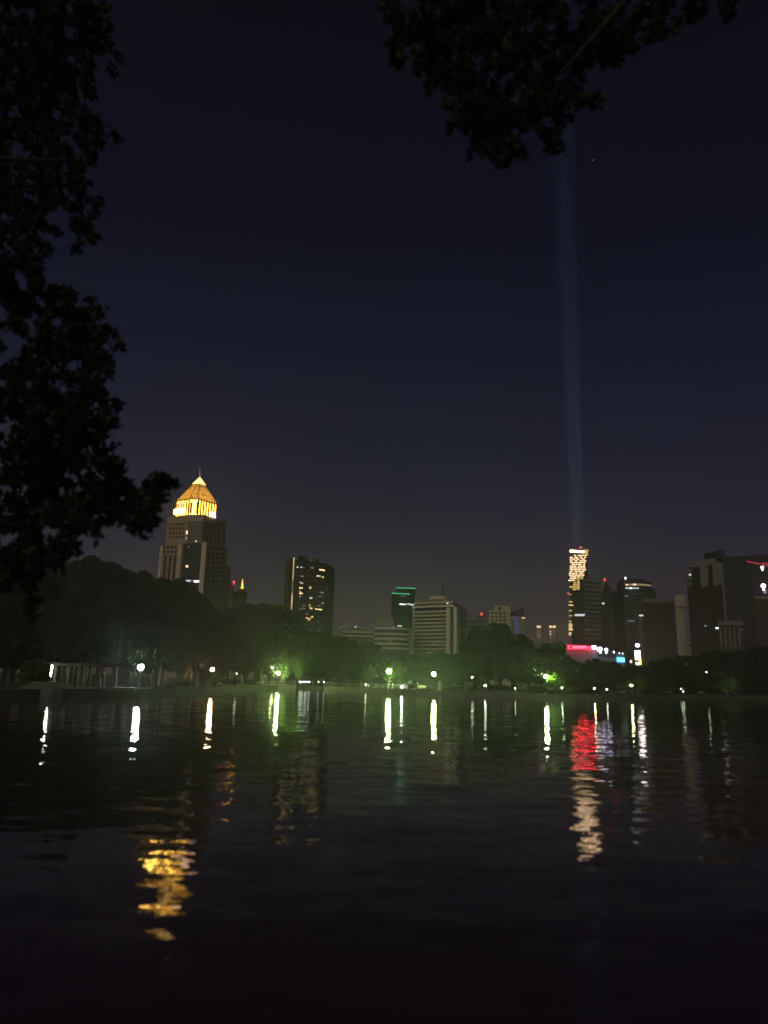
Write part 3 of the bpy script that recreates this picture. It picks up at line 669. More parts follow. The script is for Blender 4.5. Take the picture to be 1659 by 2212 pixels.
# 4 curved white building
def arc(x0, x1, yu, D, sag, n_=14):
    out = []
    for i in range(n_+1):
        f_ = i/n_; out.append(XY(x0+(x1-x0)*f_, yu, D-sag*math.sin(math.pi*(f_*.5+.25))+sag))
    return out
fr_ = arc(808, 883, 1370, 330, 14)
B = Bld('curved_building', 'curved white building of wavy floor bands with a blunt roof block', 'building', fr_+[(fr_[-1][0], fr_[-1][1]+18), (fr_[0][0], fr_[0][1]+18)])
zt = Z(845, 1356, 332)
B.wall(GZ, zt, 'slot')
cen = Vector((sum(p[0] for p in fr_)/len(fr_), 360))
def grow(pts, k=.7): return [(p[0], p[1]-k) for p in pts]
for yy in (1358, 1369.5, 1380, 1391, 1400.5):
    z_ = Z(845, yy, 331); f2 = grow(fr_); B.wall(z_-.4, z_+.45, 'white', f2+[(fr_[-1][0], fr_[-1][1]+17), (fr_[0][0], fr_[0][1]+17)], 'floor_band')
B.wall(zt+.5, Z(830, 1334, 338), 'mauve', rectfoot(XY(806, 1340, 338), XY(853, 1340, 338), 12), 'roof_block', rectfoot(XY(813, 1340, 339), XY(850, 1340, 339), 10))
wing = arc(740, 808, 1370, 336, -5)
B.wall(GZ, Z(770, 1366, 336), 'slot', wing+[(wing[-1][0], 356), (wing[0][0], 356)], 'wing')
for yy in (1365.5, 1374): z_ = Z(775, yy, 335); B.wall(z_-.35, z_+.4, 'pale', grow(wing)+[(wing[-1][0], 355), (wing[0][0], 355)], 'floor_band')
fa, fb = fr_[6], fr_[9]
for x0, y0, m_ in ((836, 1383.5, 'yellow'), (842, 1384, 'yellow'), (845.5, 1386.5, 'warmd'), (849, 1354, 'cool')): B.ub(fr_[5], fr_[8], x0, y0, x0+2.6, y0+1.8, m_, 'window', .5, 1.2)
B.wall(GZ, Z(888, 1360, 334), 'grey', rectfoot(XY(883.5, 1362, 334), XY(893, 1362, 335), 14), 'end_block')
# 5 dark tower with two green neon lines
A_, C_ = XY(846, 1285, 600), XY(897, 1285, 606)
B = Bld('office_tower', 'dark glass tower with two green neon lines at its top', 'tower', rectfoot(A_, C_, 30))
B.wall(GZ, Z(860, 1283, 600), 'glass'); B.wall(Z(860, 1283, 600), Z(875, 1271, 606), 'glass', rectfoot(XY(856, 1275, 606), XY(897.5, 1275, 609), 22), 'upper_block')
B.ub(A_, C_, 846, 1281.6, 885, 1283.4, 'green', 'neon_line', .6, .7); B.ub(XY(856, 1275, 606), XY(897.5, 1275, 609), 856, 1269.8, 897.5, 1271.4, 'green', 'neon_line', .6, .7)
for x0, y0, x1, y1, m_ in ((863, 1304.5, 876, 1306.5, 'coolb'), (879, 1303.5, 886, 1306, 'cool'), (886, 1305, 894, 1308, 'cool'), (865, 1287, 876, 1288.8, 'coold'), (858, 1351, 868, 1353.4, 'cool'), (896, 1294, 899, 1296, 'coold'), (894, 1312.4, 902, 1314.6, 'coolb')): B.ub(A_, C_, x0, y0, x1, y1, m_, 'window', .5, .3)
for i in range(12): B.ub(A_, C_, 847, 1291+i*8, 896, 1291.7+i*8, 'dark', 'floor_edge', .5, .2)
# 6 banded hotel
A_, K_, C_ = XY(893, 1330, 352), XY(979, 1330, 340), XY(1006, 1330, 362)
B = Bld('hotel_building', 'pale banded hotel with twin white corner piers and stepped roof', 'hotel', [A_, K_, C_, (A_[0]+C_[0]-K_[0], A_[1]+C_[1]-K_[1])])
zt = Z(979, 1313, 340); B.wall(GZ, zt, 'slot')
bk = Vector(K_)
for i in range(12):
    y0 = 1320+i*8.0
    B.ub(A_, K_, 894, y0, 966, y0+3.5, 'pale', 'balcony_band', 1.2, .9); B.ub(K_, C_, 986, y0+1, 1005.5, y0+5, 'tan', 'balcony_band', 1.2, .9)
B.ub(A_, K_, 967, 1313, 974.5, 1425, 'white', 'corner_pier', 1.6, 1.5); B.ub(K_, C_, 979.5, 1313, 987, 1425, 'white', 'corner_pier', 1.6, 1.5); B.ub(A_, K_, 893, 1313, 895, 1425, 'pale', 'corner_pier', 1.6, 1.0)
ft = [Vector(q) for q in (A_, K_, C_, (A_[0]+C_[0]-K_[0], A_[1]+C_[1]-K_[1]))]; cc = sum(ft, Vector((0, 0)))/4
sc = lambda k: [tuple(cc+(v-cc)*k) for v in ft]
def lv(y): return Z(979, y, 341)
B.wall(lv(1313), lv(1311), 'slot', sc(.97), 'crown_recess'); B.wall(lv(1311), lv(1306.5), 'white', sc(1.06), 'crown_band'); B.wall(lv(1306.5), lv(1302), 'slot', sc(.93), 'crown_recess'); B.wall(lv(1302), lv(1299), 'pale', sc(1.0), 'crown_band')
B.wall(lv(1299), lv(1289), 'tan', sc(.85), 'hip_roof', sc(.52)); pen = B.wall(lv(1289), lv(1281.5), 'pale', sc(.42), 'penthouse', sc(.34))
bm = bmesh.new(); q = P(957, 1282, 352)-B.o; bm_tube(bm, (q.x, q.y, lv(1282)-B.o.z), (q.x, q.y, lv(1254)-B.o.z), .5, .12, 6); link('mast', tomesh(bm, M['dark'], 'mast'), pen)
B.ub(A_, K_, 967, 1302.5, 970.5, 1305, 'cool', 'window', .5, 1.2); B.ub(A_, K_, 935, 1420-30, 940, 1391.5, 'coold', 'window', .5, 1)
# 7 low dim building right of hotel
A_, C_ = XY(1008, 1335, 520), XY(1056, 1335, 520)
B = Bld('office_block', 'dim low office block with a red beacon right of the banded hotel', 'building', rectfoot(A_, C_, 20))
B.wall(GZ, Z(1030, 1334, 520), 'mauve'); B.wall(Z(1030, 1334, 520), Z(1040, 1329.5, 523), 'dark', rectfoot(XY(1028, 1330, 523), XY(1046, 1330, 523), 8), 'roof_plant')
for y_ in (1341, 1351, 1361, 1371, 1381): B.ub(A_, C_, 1009, y_, 1055, y_+4.5, 'slot', 'window_band', .4, .15)
ball_part(B, 1040, 1326, 523, .8, 'red')
for x0, y0, w, m_ in ((1006.5, 1358, 3, 'cool'), (1031, 1358, 5, 'coold'), (1039, 1358, 2.4, 'cool'), (1030, 1370.5, 7, 'coold'), (1009, 1390.5, 3, 'coolb'), (1018, 1390.5, 3.5, 'cool')): B.ub(A_, C_, x0, y0, x0+w, y0+2.2, m_, 'window', .4, .4)
# 8 pale square block
A_, C_ = XY(1056, 1325, 450), XY(1103, 1325, 452)
B = Bld('apartment_block', 'pale square apartment block with dark windows behind the round dark tree', 'building', rectfoot(A_, C_, 16))
zz = Z(1080, 1318, 450); B.wall(GZ, zz, 'pale'); B.wall(zz, Z(1085, 1308.5, 451), 'pale', rectfoot(XY(1068, 1312, 451), XY(1103, 1312, 452.5), 13), 'upper_storey')
B.ub(XY(1068, 1312, 451), XY(1103, 1312, 452.5), 1076, 1311, 1082, 1317, 'slot', 'window', .4, .15)
for r_ in range(6):
    for c_ in range(4): B.ub(A_, C_, 1060.5+c_*9, 1322+r_*8, 1065.5+c_*9, 1326.5+r_*8, 'slot', 'window', .4, .15)
# 9 blue lit tower
A_, C_ = XY(1104, 1332, 640), XY(1136, 1332, 640)
B = Bld('office_tower', 'grey tower with a blue lit stripe and slanted roof', 'tower', rectfoot(A_, C_, 20))
B.wall(GZ, Z(1120, 1331, 640), 'mauve'); za = Z(1120, 1331, 640)
bm = bmesh.new(); a0 = Vector(XY(1109, 1325, 640))-Vector((B.o.x, B.o.y)); a1 = Vector(XY(1132, 1325, 640))-Vector((B.o.x, B.o.y))
v = [bm.verts.new(q) for q in ((a0.x, a0.y+1, za-B.o.z), (a1.x, a1.y+1, za-B.o.z), (a1.x, a1.y+1, Z(1130, 1313, 640)-B.o.z), (a0.x, a0.y+1, Z(1112, 1321, 640)-B.o.z), (a0.x, a0.y+16, za-B.o.z), (a1.x, a1.y+16, za-B.o.z), (a1.x, a1.y+16, Z(1130, 1313, 640)-B.o.z), (a0.x, a0.y+16, Z(1112, 1321, 640)-B.o.z))]
for f_ in ((0, 1, 2, 3), (7, 6, 5, 4), (0, 4, 5, 1), (1, 5, 6, 2), (2, 6, 7, 3), (3, 7, 4, 0)): bm.faces.new([v[i] for i in f_])
bmesh.ops.recalc_face_normals(bm, faces=bm.faces); link('slanted_roof', tomesh(bm, M['dark'], 'slanted_roof'), B.root)
for i in range(7): B.ub(A_, C_, 1110.5, 1332+i*5.6, 1122, 1336.4+i*5.6, 'blue', 'light_panel', .4, .3)
for x0, w, m_ in ((1106, 7, 'warmd'), (1127, 7, 'warm')): B.ub(A_, C_, x0, 1334, x0+w, 1335.8, m_, 'window', .4, .5)
for i in range(6): B.ub(A_, C_, 1124, 1341+i*6, 1134, 1342.6+i*6, 'tan', 'floor_edge', .4, .2)
# 10 twin lit towers
for lb, x0, x1, cols in (('left and narrower of two small towers with glowing tops', 1157, 1170, ((1159.5, 3.5), (1164, 3.8))), ('right and wider of two small towers with glowing tops', 1184, 1203, ((1187, 5), (1194, 6)))):
    A_, C_ = XY(x0, 1352, 560), XY(x1, 1352, 560); B = Bld('apartment_tower', lb, 'tower', rectfoot(A_, C_, 10), 'small twin towers'); B.wall(GZ, Z(x0, 1350, 560), 'mauve')
    for xx, w in cols: B.ub(A_, C_, xx, 1352, xx+w, 1355.4, 'warmb', 'window', .4, .4)
    for i in range(4):
        for xx, w in cols: B.ub(A_, C_, xx, 1358+i*5.4, xx+w*.8, 1359.8+i*5.4, 'warmd' if rnd.random() < .8 else 'warm', 'window', .4, .4)
A_, C_ = XY(1132, 1382, 470), XY(1196, 1382, 470)
B = Bld('low_block', 'low grey row of roofs between the round dark tree and the twin towers', 'building', rectfoot(A_, C_, 14)); B.wall(GZ, Z(1160, 1388, 470), 'mauve')
for a_, b_, y_ in ((1133, 1142, 1378), (1147, 1155, 1383), (1160, 1172, 1385)): B.wall(Z(1160, 1388, 470), Z(a_, y_, 470), 'grey', rectfoot(XY(a_, y_, 471), XY(b_, y_, 471), 8), 'roof_block')
for i in range(9): B.ub(A_, C_, 1135+i*6.6, 1391, 1137.6+i*6.6, 1400, 'slot', 'window', .3, .15)
B.ub(A_, C_, 1177, 1392.5, 1183, 1396, 'coolb', 'window', .4, .5)
# faint low buildings left of curved one
A_, C_ = XY(730, 1350, 620), XY(786, 1350, 620)
B = Bld('low_block', 'faint distant block with three pinpoint lights left of the curved building', 'building', rectfoot(A_, C_, 16)); B.wall(GZ, Z(755, 1352, 620), 'grey'); B.wall(Z(755, 1352, 620), Z(740, 1346, 622), 'grey', rectfoot(XY(742, 1348, 622), XY(756, 1348, 622), 8), 'roof_block')
for x0, y0, m_ in ((735, 1354.5, 'cool'), (763.5, 1343.5, 'coold'), (767, 1353, 'coolb'), (719, 1374, 'coolb')): B.ub(A_, C_, x0, y0, x0+2.4, y0+2, m_, 'window', .4, .4)
for i in range(3): B.ub(A_, C_, 731, 1358+i*8, 785, 1361+i*8, 'slot', 'window_band', .3, .15)
# 11 tall lit hotel tower
A_, C_ = XY(1229, 1200, 780), XY(1268, 1200, 784)
B = Bld('skyscraper', 'tallest right-hand tower covered in lit windows under a glowing roof bar', 'tower', rectfoot(A_, C_, 26)); T11 = B
zt = Z(1245, 1187, 780); B.wall(GZ, zt, 'dark')
B.ub(A_, C_, 1231, 1189.2, 1261, 1193.6, 'crown', 'roof_bar', 1.2, 1.4)
B.ub(A_, C_, 1262.5, 1188, 1271, 1190, 'yellow', 'crown_frame', 1, 1.2); B.ub(A_, C_, 1264, 1190.5, 1269, 1200, 'yellow', 'crown_frame', 1, 1.2)
y_ = 1199; cnt = 0
for i in range(15):
    xl = 1231-(i > 9)*2-(i > 11)*1.5; xr = 1266 - (i > 8)*4 - (i > 11)*10 - (i > 12)*6
    x_ = xl + rnd.choice((0, 0, 4))
    if i == 0: x_ = 1240
    while x_ < xr-2:
        w = rnd.uniform(3.5, 8); w = min(w, xr-x_)
        B.ub(A_, C_, x_, y_, x_+w, y_+1.9, 'towerw', 'window', .5, .4); cnt += 1
        x_ += w + rnd.choice((1.2, 1.2, 1.6, 4.5))
    y_ += 3.85
for x0, y0, x1, y1 in ((1246, 1244, 1253, 1247.5), (1254, 1244, 1260, 1247.5), (1246, 1248.5, 1253, 1251), (1254, 1248.5, 1259, 1251), (1246, 1252, 1251, 1255), (1239, 1257, 1245, 1260), (1247, 1256, 1252, 1260.5), (1238, 1261, 1245, 1265), (1246, 1261, 1252, 1265), (1238, 1266, 1244, 1270), (1245, 1266, 1252, 1270), (1237, 1271, 1244, 1275), (1245, 1271, 1253, 1273.5), (1230, 1266, 1237, 1269.5)):
    B.ub(A_, C_, x0, y0, x1, y1, 'yellow', 'window', .5, .4)
for y0, w, m_ in ((1283, 7, 'warmd'), (1299, 8, 'yellow'), (1306, 9, 'warm'), (1318, 7, 'yellow'), (1329, 7, 'yellow'), (1341, 7, 'yellow'), (1347, 7, 'warm'), (1351, 8, 'warm'), (1355, 7, 'warm'), (1359, 9, 'warmb'), (1366, 6, 'warm'), (1370, 5, 'warm')):
    B.ub(A_, C_, 1228.5, y0, 1228.5+w, y0+2.4, m_, 'window', .5, .4)
ball_part(B, 1254, 1183, 790, 1.0, 'red'); ball_part(B, 1260, 1186, 790, .8, 'red'); ball_part(B, 1227.5, 1281, 778, .8, 'red')
# 12 brown slab in front
A_, C_ = XY(1238, 1280, 600), XY(1262, 1280, 600)
B = Bld('office_block', 'plain dark brown slab standing before the tallest lit tower', 'building', rectfoot(A_, C_, 20)); B.wall(GZ, Z(1250, 1276, 600), 'brown'); B.wall(Z(1250, 1276, 600), Z(1256, 1262, 603), 'brown', rectfoot(XY(1252, 1265, 603), XY(1262, 1265, 603), 12), 'upper_block')
for i in range(6): B.ub(A_, C_, 1241.5+i*5.6, 1326.5, 1246.5+i*5.6, 1331, 'cool', 'sign_letter', .5, .8)
for i in range(10): B.ub(A_, C_, 1239, 1281+i*4.4, 1261, 1282+i*4.4, 'dark', 'floor_edge', .4, .15)
# 13 grey banded slab
A_, C_ = XY(1262.3, 1260, 596), XY(1298, 1260, 604)
B = Bld('office_block', 'grey slab with even horizontal bands right of the brown slab', 'building', rectfoot(A_, C_, 16)); B.wall(GZ, Z(1280, 1250, 598), 'slot')
for i in range(14): B.ub(A_, C_, 1262.5, 1252+i*9.6, 1297.5, 1257.5+i*9.6, 'grey', 'floor_band', .8, .6)
bm = bmesh.new(); q = P(1271, 1250, 605)-B.o; bm_tube(bm, q, q+Vector((0, 0, 6)), .4, .15, 6); link('mast', tomesh(bm, M['grey'], 'mast'), B.root)
# 14 dark pointed tower
A_, C_ = XY(1299, 1300, 660), XY(1326, 1300, 660); ft = rectfoot(A_, C_, 18)
B = Bld('pointed_tower', 'dark pointed tower with a red beacon', 'tower', ft); B.wall(GZ, Z(1312, 1284, 660), 'dark'); f2 = rectfoot(XY(1303, 1284, 660), XY(1319, 1284, 660), 14); f3 = rectfoot(XY(1309, 1284, 664), XY(1311, 1284, 664), 4)
B.wall(Z(1312, 1284, 660), Z(1312, 1272, 660), 'dark', ft, 'shoulder_roof', f2); B.wall(Z(1312, 1272, 660), Z(1311, 1256, 660), 'dark', f2, 'spire_roof', f3); ball_part(B, 1306, 1251.5, 660, 1.0, 'red')
B.ub(A_, C_, 1299, 1301.5, 1306, 1306.5, 'coold', 'window', .5, .5); B.ub(A_, C_, 1300, 1302, 1305, 1305, 'cool', 'window', .5, .7); B.ub(A_, C_, 1330, 1353, 1336, 1355.5, 'coold', 'window', .5, .5)
for i in range(9): B.ub(A_, C_, 1300, 1312+i*7.5, 1325, 1313+i*7.5, 'mauve', 'floor_edge', .4, .15)
# mauve slab between
A_, C_ = XY(1326.5, 1290, 700), XY(1347, 1290, 700); B = Bld('office_block', 'featureless mauve-grey slab between the pointed tower and the round-topped tower', 'building', rectfoot(A_, C_, 14)); B.wall(GZ, Z(1335, 1342, 700), 'mauve')
for i in range(5): B.ub(A_, C_, 1328, 1347+i*8, 1346, 1350+i*8, 'slot', 'window_band', .3, .15)
# 15 round-topped tower
fr_ = arc(1346, 1416, 1280, 520, 16, 16); B = Bld('round_tower', 'dark round-topped tower with a lit rim and a row of white windows', 'tower', fr_+[(fr_[-1][0], fr_[-1][1]+24), (fr_[0][0], fr_[0][1]+24)])
zt = Z(1370, 1271, 525); B.wall(GZ, zt, 'dark'); fc = [(p[0]*1+0.0, p[1]+3) for p in fr_[1:-1]]
B.wall(zt, Z(1370, 1255, 525), 'brown', fc+[(fc[-1][0], fc[-1][1]+14), (fc[0][0], fc[0][1]+14)], 'drum'); B.wall(Z(1370, 1255, 525), Z(1370, 1251, 528), 'brown', [(p[0], p[1]+4) for p in fc[1:-2]]+[(fc[-3][0], fc[-1][1]+14), (fc[1][0], fc[0][1]+14)], 'roof_cap')
segs = list(zip(fr_, fr_[1:]))
for i, (a_, b2) in enumerate(segs[1:-1]):
    B.box(a_, b2, .05, .95, Z(1370, 1263.5, 520), Z(1370, 1260, 520), 'warm' if i in (0, 4, 5) else 'warmd', 'rim_light', .6, -1.8)
for i in range(6): B.ub(fr_[2], fr_[8], 1351+i*5, 1269.5, 1354.8+i*5, 1272.5, 'cool' if i != 2 else 'coolb', 'window', .5, 1.6)
B.ub(fr_[1], fr_[6], 1350, 1286.5, 1358, 1288.6, 'coold', 'window', .5, 1.4); B.ub(fr_[2], fr_[8], 1355, 1340.5, 1372, 1342.5, 'coold', 'window', .5, 1.4); ball_part(B, 1351, 1248.5, 520, .7, 'coolb', 'roof_light')
for i in range(9): 
    z_ = Z(1370, 1282+i*9, 520); B.wall(z_-.25, z_+.25, 'mauve', [(p[0], p[1]-.3) for p in fr_]+[(fr_[-1][0], fr_[-1][1]+18), (fr_[0][0], fr_[0][1]+18)], 'floor_edge')
# 16 flat brown building with pale parapet and fin
A_, C_ = XY(1388, 1300, 400), XY(1457, 1300, 402)
B = Bld('office_block', 'brown windowless block with pale parapet and tall pale end fin', 'building', rectfoot(A_, C_, 26)); zt = Z(1420, 1297, 400); B.wall(GZ, zt, 'brown')
B.ub(A_, C_, 1387.5, 1295, 1456, 1302, 'mauve', 'parapet', 1.2, .9)
f_ = rectfoot(XY(1458.5, 1300, 400), XY(1476, 1300, 401), 4); B.wall(GZ, Z(1466, 1290, 400), 'pale', f_, 'fin'); B.wall(Z(1466, 1311, 400), Z(1466, 1285.5, 400), 'pale', rectfoot(XY(1459, 1300, 399), XY(1481.5, 1300, 400), 5), 'fin_head')
B.wall(GZ, Z(1382, 1332, 400), 'mauve', rectfoot(XY(1379, 1340, 404), XY(1387, 1340, 404), 14), 'side_block'); B.ub(XY(1379, 1340, 404), XY(1387, 1340, 404), 1380, 1328, 1390, 1331.5, 'cool', 'window', .5, .9)
for i in range(8):
    for c_ in range(5): B.ub(A_, C_, 1392+c_*13, 1312+i*11, 1401+c_*13, 1314.5+i*11, 'slot', 'window', .3, .12)
# 17 large right building
A_, C_ = XY(1482, 1230, 372), XY(1557, 1230, 352)
B = Bld('tower_block', 'large dim tower with a pale frame of slots at its top left', 'building', rectfoot(A_, C_, 22)); zt = Z(1520, 1268, 362); B.wall(GZ, zt, 'brown')
za = Z(1555, 1203, 352); zb = Z(1485, 1212, 372)
B.wall(zt, za, 'grey', None, 'upper_wall')
B.ub(A_, C_, 1496, 1225, 1513, 1270, 'slot', 'recess', .6, .3)
for i in range(4): B.ub(A_, C_, 1485, 1225+i*14, 1497, 1228.6+i*14, 'slot', 'window_band', .6, .3)
B.ub(A_, C_, 1531, 1220, 1540, 1269, 'slot', 'recess', .6, .3); B.ub(A_, C_, 1490, 1240, 1494, 1243, 'cool', 'window', .6, .7)
for i in range(11):
    for c_ in range(4): B.ub(A_, C_, 1488+c_*17, 1283+i*11, 1499+c_*17, 1286+i*11, 'slot', 'window', .3, .12)
B.wall(za, za+5, 'dark', rectfoot(XY(1521, 1195, 372), XY(1553, 1195, 362), 10), 'roof_plant')
B.ub(A_, C_, 1522, 1350, 1527, 1354, 'coold', 'window', .4, .5)
A_, C_ = XY(1560, 1210, 345), XY(1720, 1226, 330)
B = Bld('tower_block', 'huge dark building at the right edge carrying a pink sign', 'building', rectfoot(A_, C_, 30)); zt = Z(1600, 1202, 342); B.wall(GZ, zt, 'dark')
B.wall(zt, zt+4.5, 'dark', rectfoot(XY(1545, 1196, 352), XY(1566, 1196, 350), 12), 'roof_plant')
for i in range(15): B.ub(A_, C_, 1562, 1232+i*12, 1718, 1233.6+i*12, 'brown', 'floor_edge', .6, .3)
def stroke(B, A_, C_, x0, y0, x1, y1, m_, w=.5, out=1.0):
    s0, z0 = B.hit(A_, C_, x0, y0); s1, z1 = B.hit(A_, C_, x1, y1); a2, c2 = Vector(A_), Vector(C_); d_ = c2-a2; nn = Vector((d_.y, -d_.x)).normalized()
    if nn.dot(-a2) < 0: nn = -nn
    p0 = a2+d_*s0+nn*out; p1 = a2+d_*s1+nn*out
    bm = bmesh.new(); bm_tube(bm, Vector((p0.x, p0.y, z0))-B.o, Vector((p1.x, p1.y, z1))-B.o, w, w, 6); return link('sign_stroke', tomesh(bm, M[m_], 'sign_stroke'), B.root)
for i in range(9):      # pink lettering: small characters, then a large V and stroke
    xx = 1614+i*3.5; yy = 1212+i*.75
    stroke(B, A_, C_, xx, yy, xx+.6, yy+2.6, 'pink', .13); stroke(B, A_, C_, xx, yy+1.2, xx+2, yy+1.4, 'pink', .11)
stroke(B, A_, C_, 1647, 1215, 1650, 1223, 'pink', .14); stroke(B, A_, C_, 1650, 1223, 1654, 1216, 'pink', .14); stroke(B, A_, C_, 1656, 1224, 1659, 1216.5, 'pink', .14); stroke(B, A_, C_, 1659.5, 1217, 1664, 1217.5, 'pink', .14)
ball_part(B, 1646.5, 1226, 333, .75, 'coolb', 'roof_light'); ball_part(B, 1649, 1265.5, 332, 1.05, 'purple', 'flood_light')
B.ub(A_, C_, 1649, 1273, 1656, 1283, 'coold', 'window', .5, 1)
# 18 low pavilion roof building, 19 right edge building
A_, C_ = XY(1552, 1350, 300), XY(1602, 1350, 296)
B = Bld('low_block', 'low building with a pale flat roof slab in front of the dark right building', 'building', rectfoot(A_, C_, 14)); zt = Z(1580, 1347, 300); B.wall(GZ, zt-1.2, 'brown')
B.wall(zt-1.1, zt+.6, 'mauve', rectfoot(XY(1551, 1350, 298), XY(1605, 1350, 294), 17), 'roof_slab')
for i in range(5): B.ub(A_, C_, 1556+i*10, 1352, 1558.5+i*10, 1398, 'grey', 'pilaster', .8, .6)
B.ub(A_, C_, 1546, 1355, 1552, 1359, 'coolb', 'window', .4, .5); B.ub(A_, C_, 1600, 1359.5, 1604, 1361.6, 'coold', 'window', .4, .5)
A_, C_ = XY(1630, 1300, 292), XY(1710, 1300, 288)
B = Bld('office_block', 'dull olive-grey block cut by the right edge of the picture', 'building', rectfoot(A_, C_, 10)); B.wall(GZ, Z(1640, 1288, 291), 'brown'); B.ub(A_, C_, 1630, 1288, 1709, 1293, 'tan', 'parapet', .8, .5)
for i in range(8): B.ub(A_, C_, 1637, 1301+i*12, 1706, 1304+i*12, 'slot', 'window_band', .3, .15)
# shopping building: red sign, violet lights, cyan screen
A_, C_ = XY(1216, 1400, 260), XY(1289, 1403, 262); E_ = XY(1349, 1424, 276)
B = Bld('shopping_building', 'low building with a long glowing red sign and a cyan screen', 'building', [A_, C_, E_, (E_[0], E_[1]+24), (A_[0], A_[1]+30)])
B.wall(GZ, Z(1250, 1404, 260), 'nightwall')
brd = B.ub(A_, C_, 1220, 1394, 1286, 1403.5, 'dark', 'sign_board', .8, .5)
sub(B.ub(A_, C_, 1224, 1394.6, 1263, 1396.0, 'redsign', 'sign_tube', .4, .9), brd); sub(B.ub(A_, C_, 1224, 1402.0, 1284, 1403.2, 'redsign', 'sign_tube', .4, .9), brd)
sub(stroke(B, A_, C_, 1227, 1395, 1225, 1398.5, 'redhot', .17), brd); sub(stroke(B, A_, C_, 1225, 1398.5, 1227.5, 1402, 'redhot', .17), brd)
for i in range(7):          # blurred block letters of the red sign
    xx = 1235+i*4.2
    sub(stroke(B, A_, C_, xx, 1396.5, xx, 1401, 'redhot', .17), brd); sub(stroke(B, A_, C_, xx, 1396.8, xx+2.4, 1396.8, 'redhot', .15), brd); sub(stroke(B, A_, C_, xx+2.4, 1396.6, xx+2.4, 1401, 'redhot', .15 if i % 2 else .19), brd)
sub(B.ub(A_, C_, 1277, 1395, 1285, 1402, 'screen', 'sign_panel', .5, 1.1), brd); sub(B.ub(A_, C_, 1266, 1396.5, 1276, 1401.5, 'redsign', 'sign_panel', .5, 1.0), brd)
for xx, yy, r_, m_ in ((1291, 1401.5, .45, 'purple'), (1296.5, 1402, .75, 'purple'), (1309.5, 1403.8, .65, 'purple'), (1326, 1408, .32, 'coolb'), (1338, 1410.5, .22, 'coolb'), (1345, 1411.6, .22, 'coolb')): ball_part(B, xx, yy, 258+(xx-1290)*.22, r_, m_, 'spot_lamp')
B.ub(C_, E_, 1332, 1420.5, 1346.5, 1430, 'cyan', 'screen', .5, .6)
for i in range(4): B.ub(C_, E_, 1292+i*10, 1410+i*1.0, 1299+i*10, 1418+i, 'slot', 'window', .4, .15)
# tall screen pylon
p = P(1378, 1405.5, 255); q = P(1378, 1436, 255); w = P(1385, 1420, 255).x-P(1371.5, 1420, 255).x
o = thing('advertising_pylon', 'tall glowing white and orange advertising screen', 'screen', (p.x, p.y, GZ)); hz, lz = p.z-GZ, q.z-GZ
bm = bmesh.new(); bm_box(bm, (0, .5, (hz+lz)/2), (w+.4, .8, hz-lz+.5)); bm_box(bm, (0, .5, lz/2-.2), (.7, .6, max(lz-.4, .2))); link('frame', tomesh(bm, M['metal'], 'frame'), o)
bm = bmesh.new(); bm_box(bm, (-.15, .05, (hz+lz)/2+.8), (w-.3, .1, (hz-lz)-1.6)); link('screen', tomesh(bm, M['screen'], 'screen'), o)
bm = bmesh.new(); bm_box(bm, (w*.28, -.02, lz+1.1), (w*.36, .1, 2.2)); link('orange_panel', tomesh(bm, M['screeno'], 'orange_panel'), o)
bm = bmesh.new(); bm_box(bm, (-.2, .05, lz+.4), (w*.6, .1, .8)); link('screen', tomesh(bm, M['screen'], 'screen'), o)
p = P(1377, 1394, 262); o = thing('street_lamp', 'brilliant violet-white street lamp above the tall screen', 'lamp', (p.x, p.y, GZ)); h = p.z-GZ
bm = bmesh.new(); bm_tube(bm, (0, 0, 0), (0, 0, h-.4), .16, .09); bm_box(bm, (0, 0, h+.55), (1.1, .9, .12)); link('post', tomesh(bm, M['metal'], 'post'), o)
bm = bmesh.new(); bm_ball(bm, (0, 0, h), .72, 14, .75); link('lantern', tomesh(bm, em('street_lantern', (.86, .82, 1), 22), 'lantern', True), o)
p = P(1363, 1429, 250); o = thing('street_lamp', 'small warm street light left of the tall screen', 'lamp', (p.x, p.y, GZ)); h = p.z-GZ
bm = bmesh.new(); bm_tube(bm, (0, 0, 0), (0, 0, h-.2), .12, .07); link('post', tomesh(bm, M['metal'], 'post'), o)
bm = bmesh.new(); bm_ball(bm, (0, 0, h), .28, 10, 1.4); link('lantern', tomesh(bm, em('small_lantern', (1, .75, .6), 8), 'lantern', True), o)

# ---------------------------------------------------------------- searchlights on the tallest tower, aircraft
for i, (xu, lb) in enumerate(((1243, 'left rooftop searchlight sending a blue beam straight up'), (1257, 'right rooftop searchlight sending a blue beam straight up'))):
    p = P(xu, 1187, 790); o = thing('searchlight', lb, 'searchlight', (p.x, p.y, T11.o.z+(Z(1245, 1187, 780)-GZ)), 'rooftop searchlights')
    bm = bmesh.new(); bm_tube(bm, (0, 0, .5), (0, 0, 3), 1.6, 2.0, 14); bm_box(bm, (0, 0, .25), (3, 3, .5)); hs = link('housing', tomesh(bm, M['metal'], 'housing'), o)
    bm = bmesh.new(); bm_tube(bm, (0, 0, 3.02), (0, 0, 3.1), 1.7, 1.7, 14); link('lens', tomesh(bm, em('beam_lens', (.6, .75, 1), .6), 'lens'), o)
    ld = bpy.data.lights.new('beam', 'SPOT'); ld.energy = 3.8e8; ld.spot_size = R(3.4); ld.spot_blend = 1.0; ld.shadow_soft_size = 4; ld.color = (.34, .58, 1)
    lo = bpy.data.objects.new('beam', ld); col.objects.link(lo); lo.parent = o; lo.location = (0, 0, 4); lo.rotation_euler = (R(180), R(-.35 if i == 0 else .1), 0)
p = P(1283, 345, 1500)
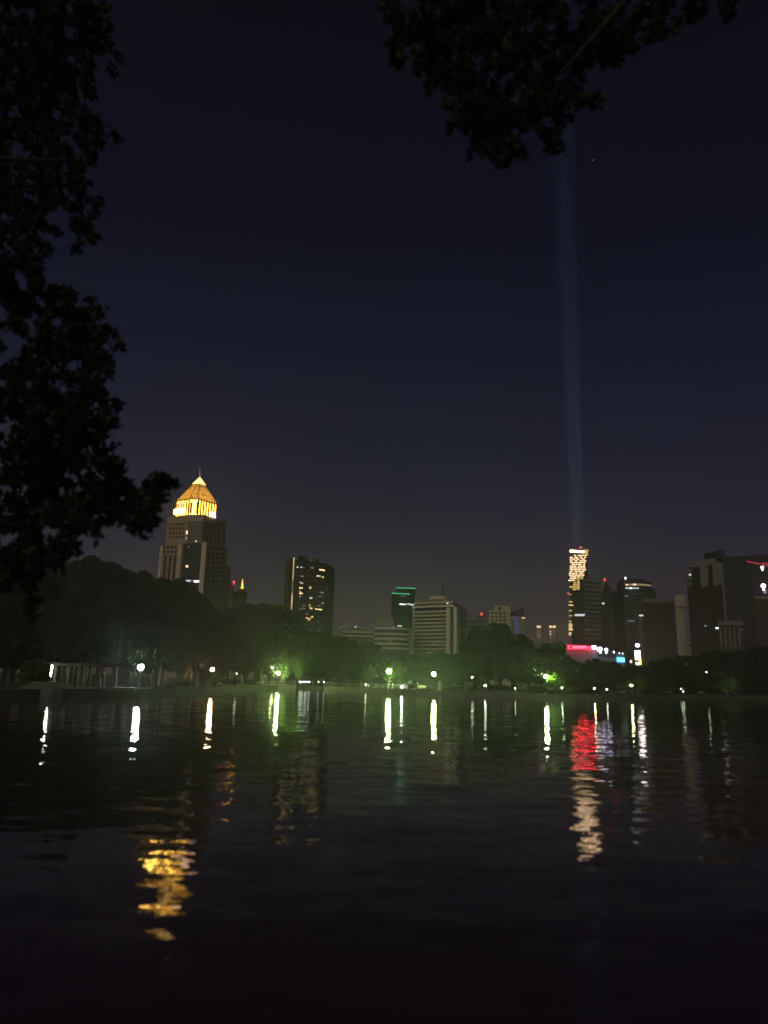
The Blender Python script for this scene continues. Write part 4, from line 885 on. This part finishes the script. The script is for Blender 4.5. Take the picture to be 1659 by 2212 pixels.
o = thing('aircraft', 'tiny pale aircraft speck high right of the light beam', 'aircraft', p)
bm = bmesh.new(); bm_tube(bm, (-3.2, 0, -3.6), (3.2, 0, 3.6), .5, .35, 8); link('fuselage', tomesh(bm, em('glowing_fuselage', (.7, .75, .85), .10), 'fuselage'), o)  # pale brightness of the speck put into the fuselage as emission
bm = bmesh.new(); bm_box(bm, (0, 0, 0), (6.5, 1.2, .25)); link('wing', tomesh(bm, M['grey'], 'wing'), o)
bm = bmesh.new(); bm_ball(bm, (-2.4, -.6, -2.2), .7, 8); link('landing_light', tomesh(bm, em('landing_light', (.9, .93, 1), .35), 'landing_light'), o)

# ---------------------------------------------------------------- night haze
bm = bmesh.new(); bm_box(bm, (0, 55, 498), (5400, 5400, 1004))
mh = bpy.data.materials.new('haze'); mh.use_nodes = True; n, l = mh.node_tree.nodes, mh.node_tree.links
for q in list(n): 
    if q.type != 'OUTPUT_MATERIAL': n.remove(q)
pv = n.new('ShaderNodeVolumePrincipled'); pv.inputs['Color'].default_value = (.92, .93, .95, 1); pv.inputs['Density'].default_value = .00022; pv.inputs['Anisotropy'].default_value = .75
l.new(pv.outputs[0], n['Material Output'].inputs['Volume'])
hz_ = bpy.data.objects.new('haze', tomesh(bm, mh, 'haze')); col.objects.link(hz_); tag(hz_, kind='stuff')

# thin mist added over lake and park, standing in for lens glow round lamps
bm = bmesh.new(); bm_box(bm, (0, 107, 9.3), (420, 290, 22))
mm = bpy.data.materials.new('lake_mist'); mm.use_nodes = True; n, l = mm.node_tree.nodes, mm.node_tree.links
for q in list(n):
    if q.type != 'OUTPUT_MATERIAL': n.remove(q)
pv = n.new('ShaderNodeVolumePrincipled'); pv.inputs['Color'].default_value = (.95, .98, .95, 1); pv.inputs['Density'].default_value = .0012; pv.inputs['Anisotropy'].default_value = .6
l.new(pv.outputs[0], n['Material Output'].inputs['Volume'])
mo = bpy.data.objects.new('lake_mist', tomesh(bm, mm, 'lake_mist')); col.objects.link(mo); tag(mo, kind='stuff')
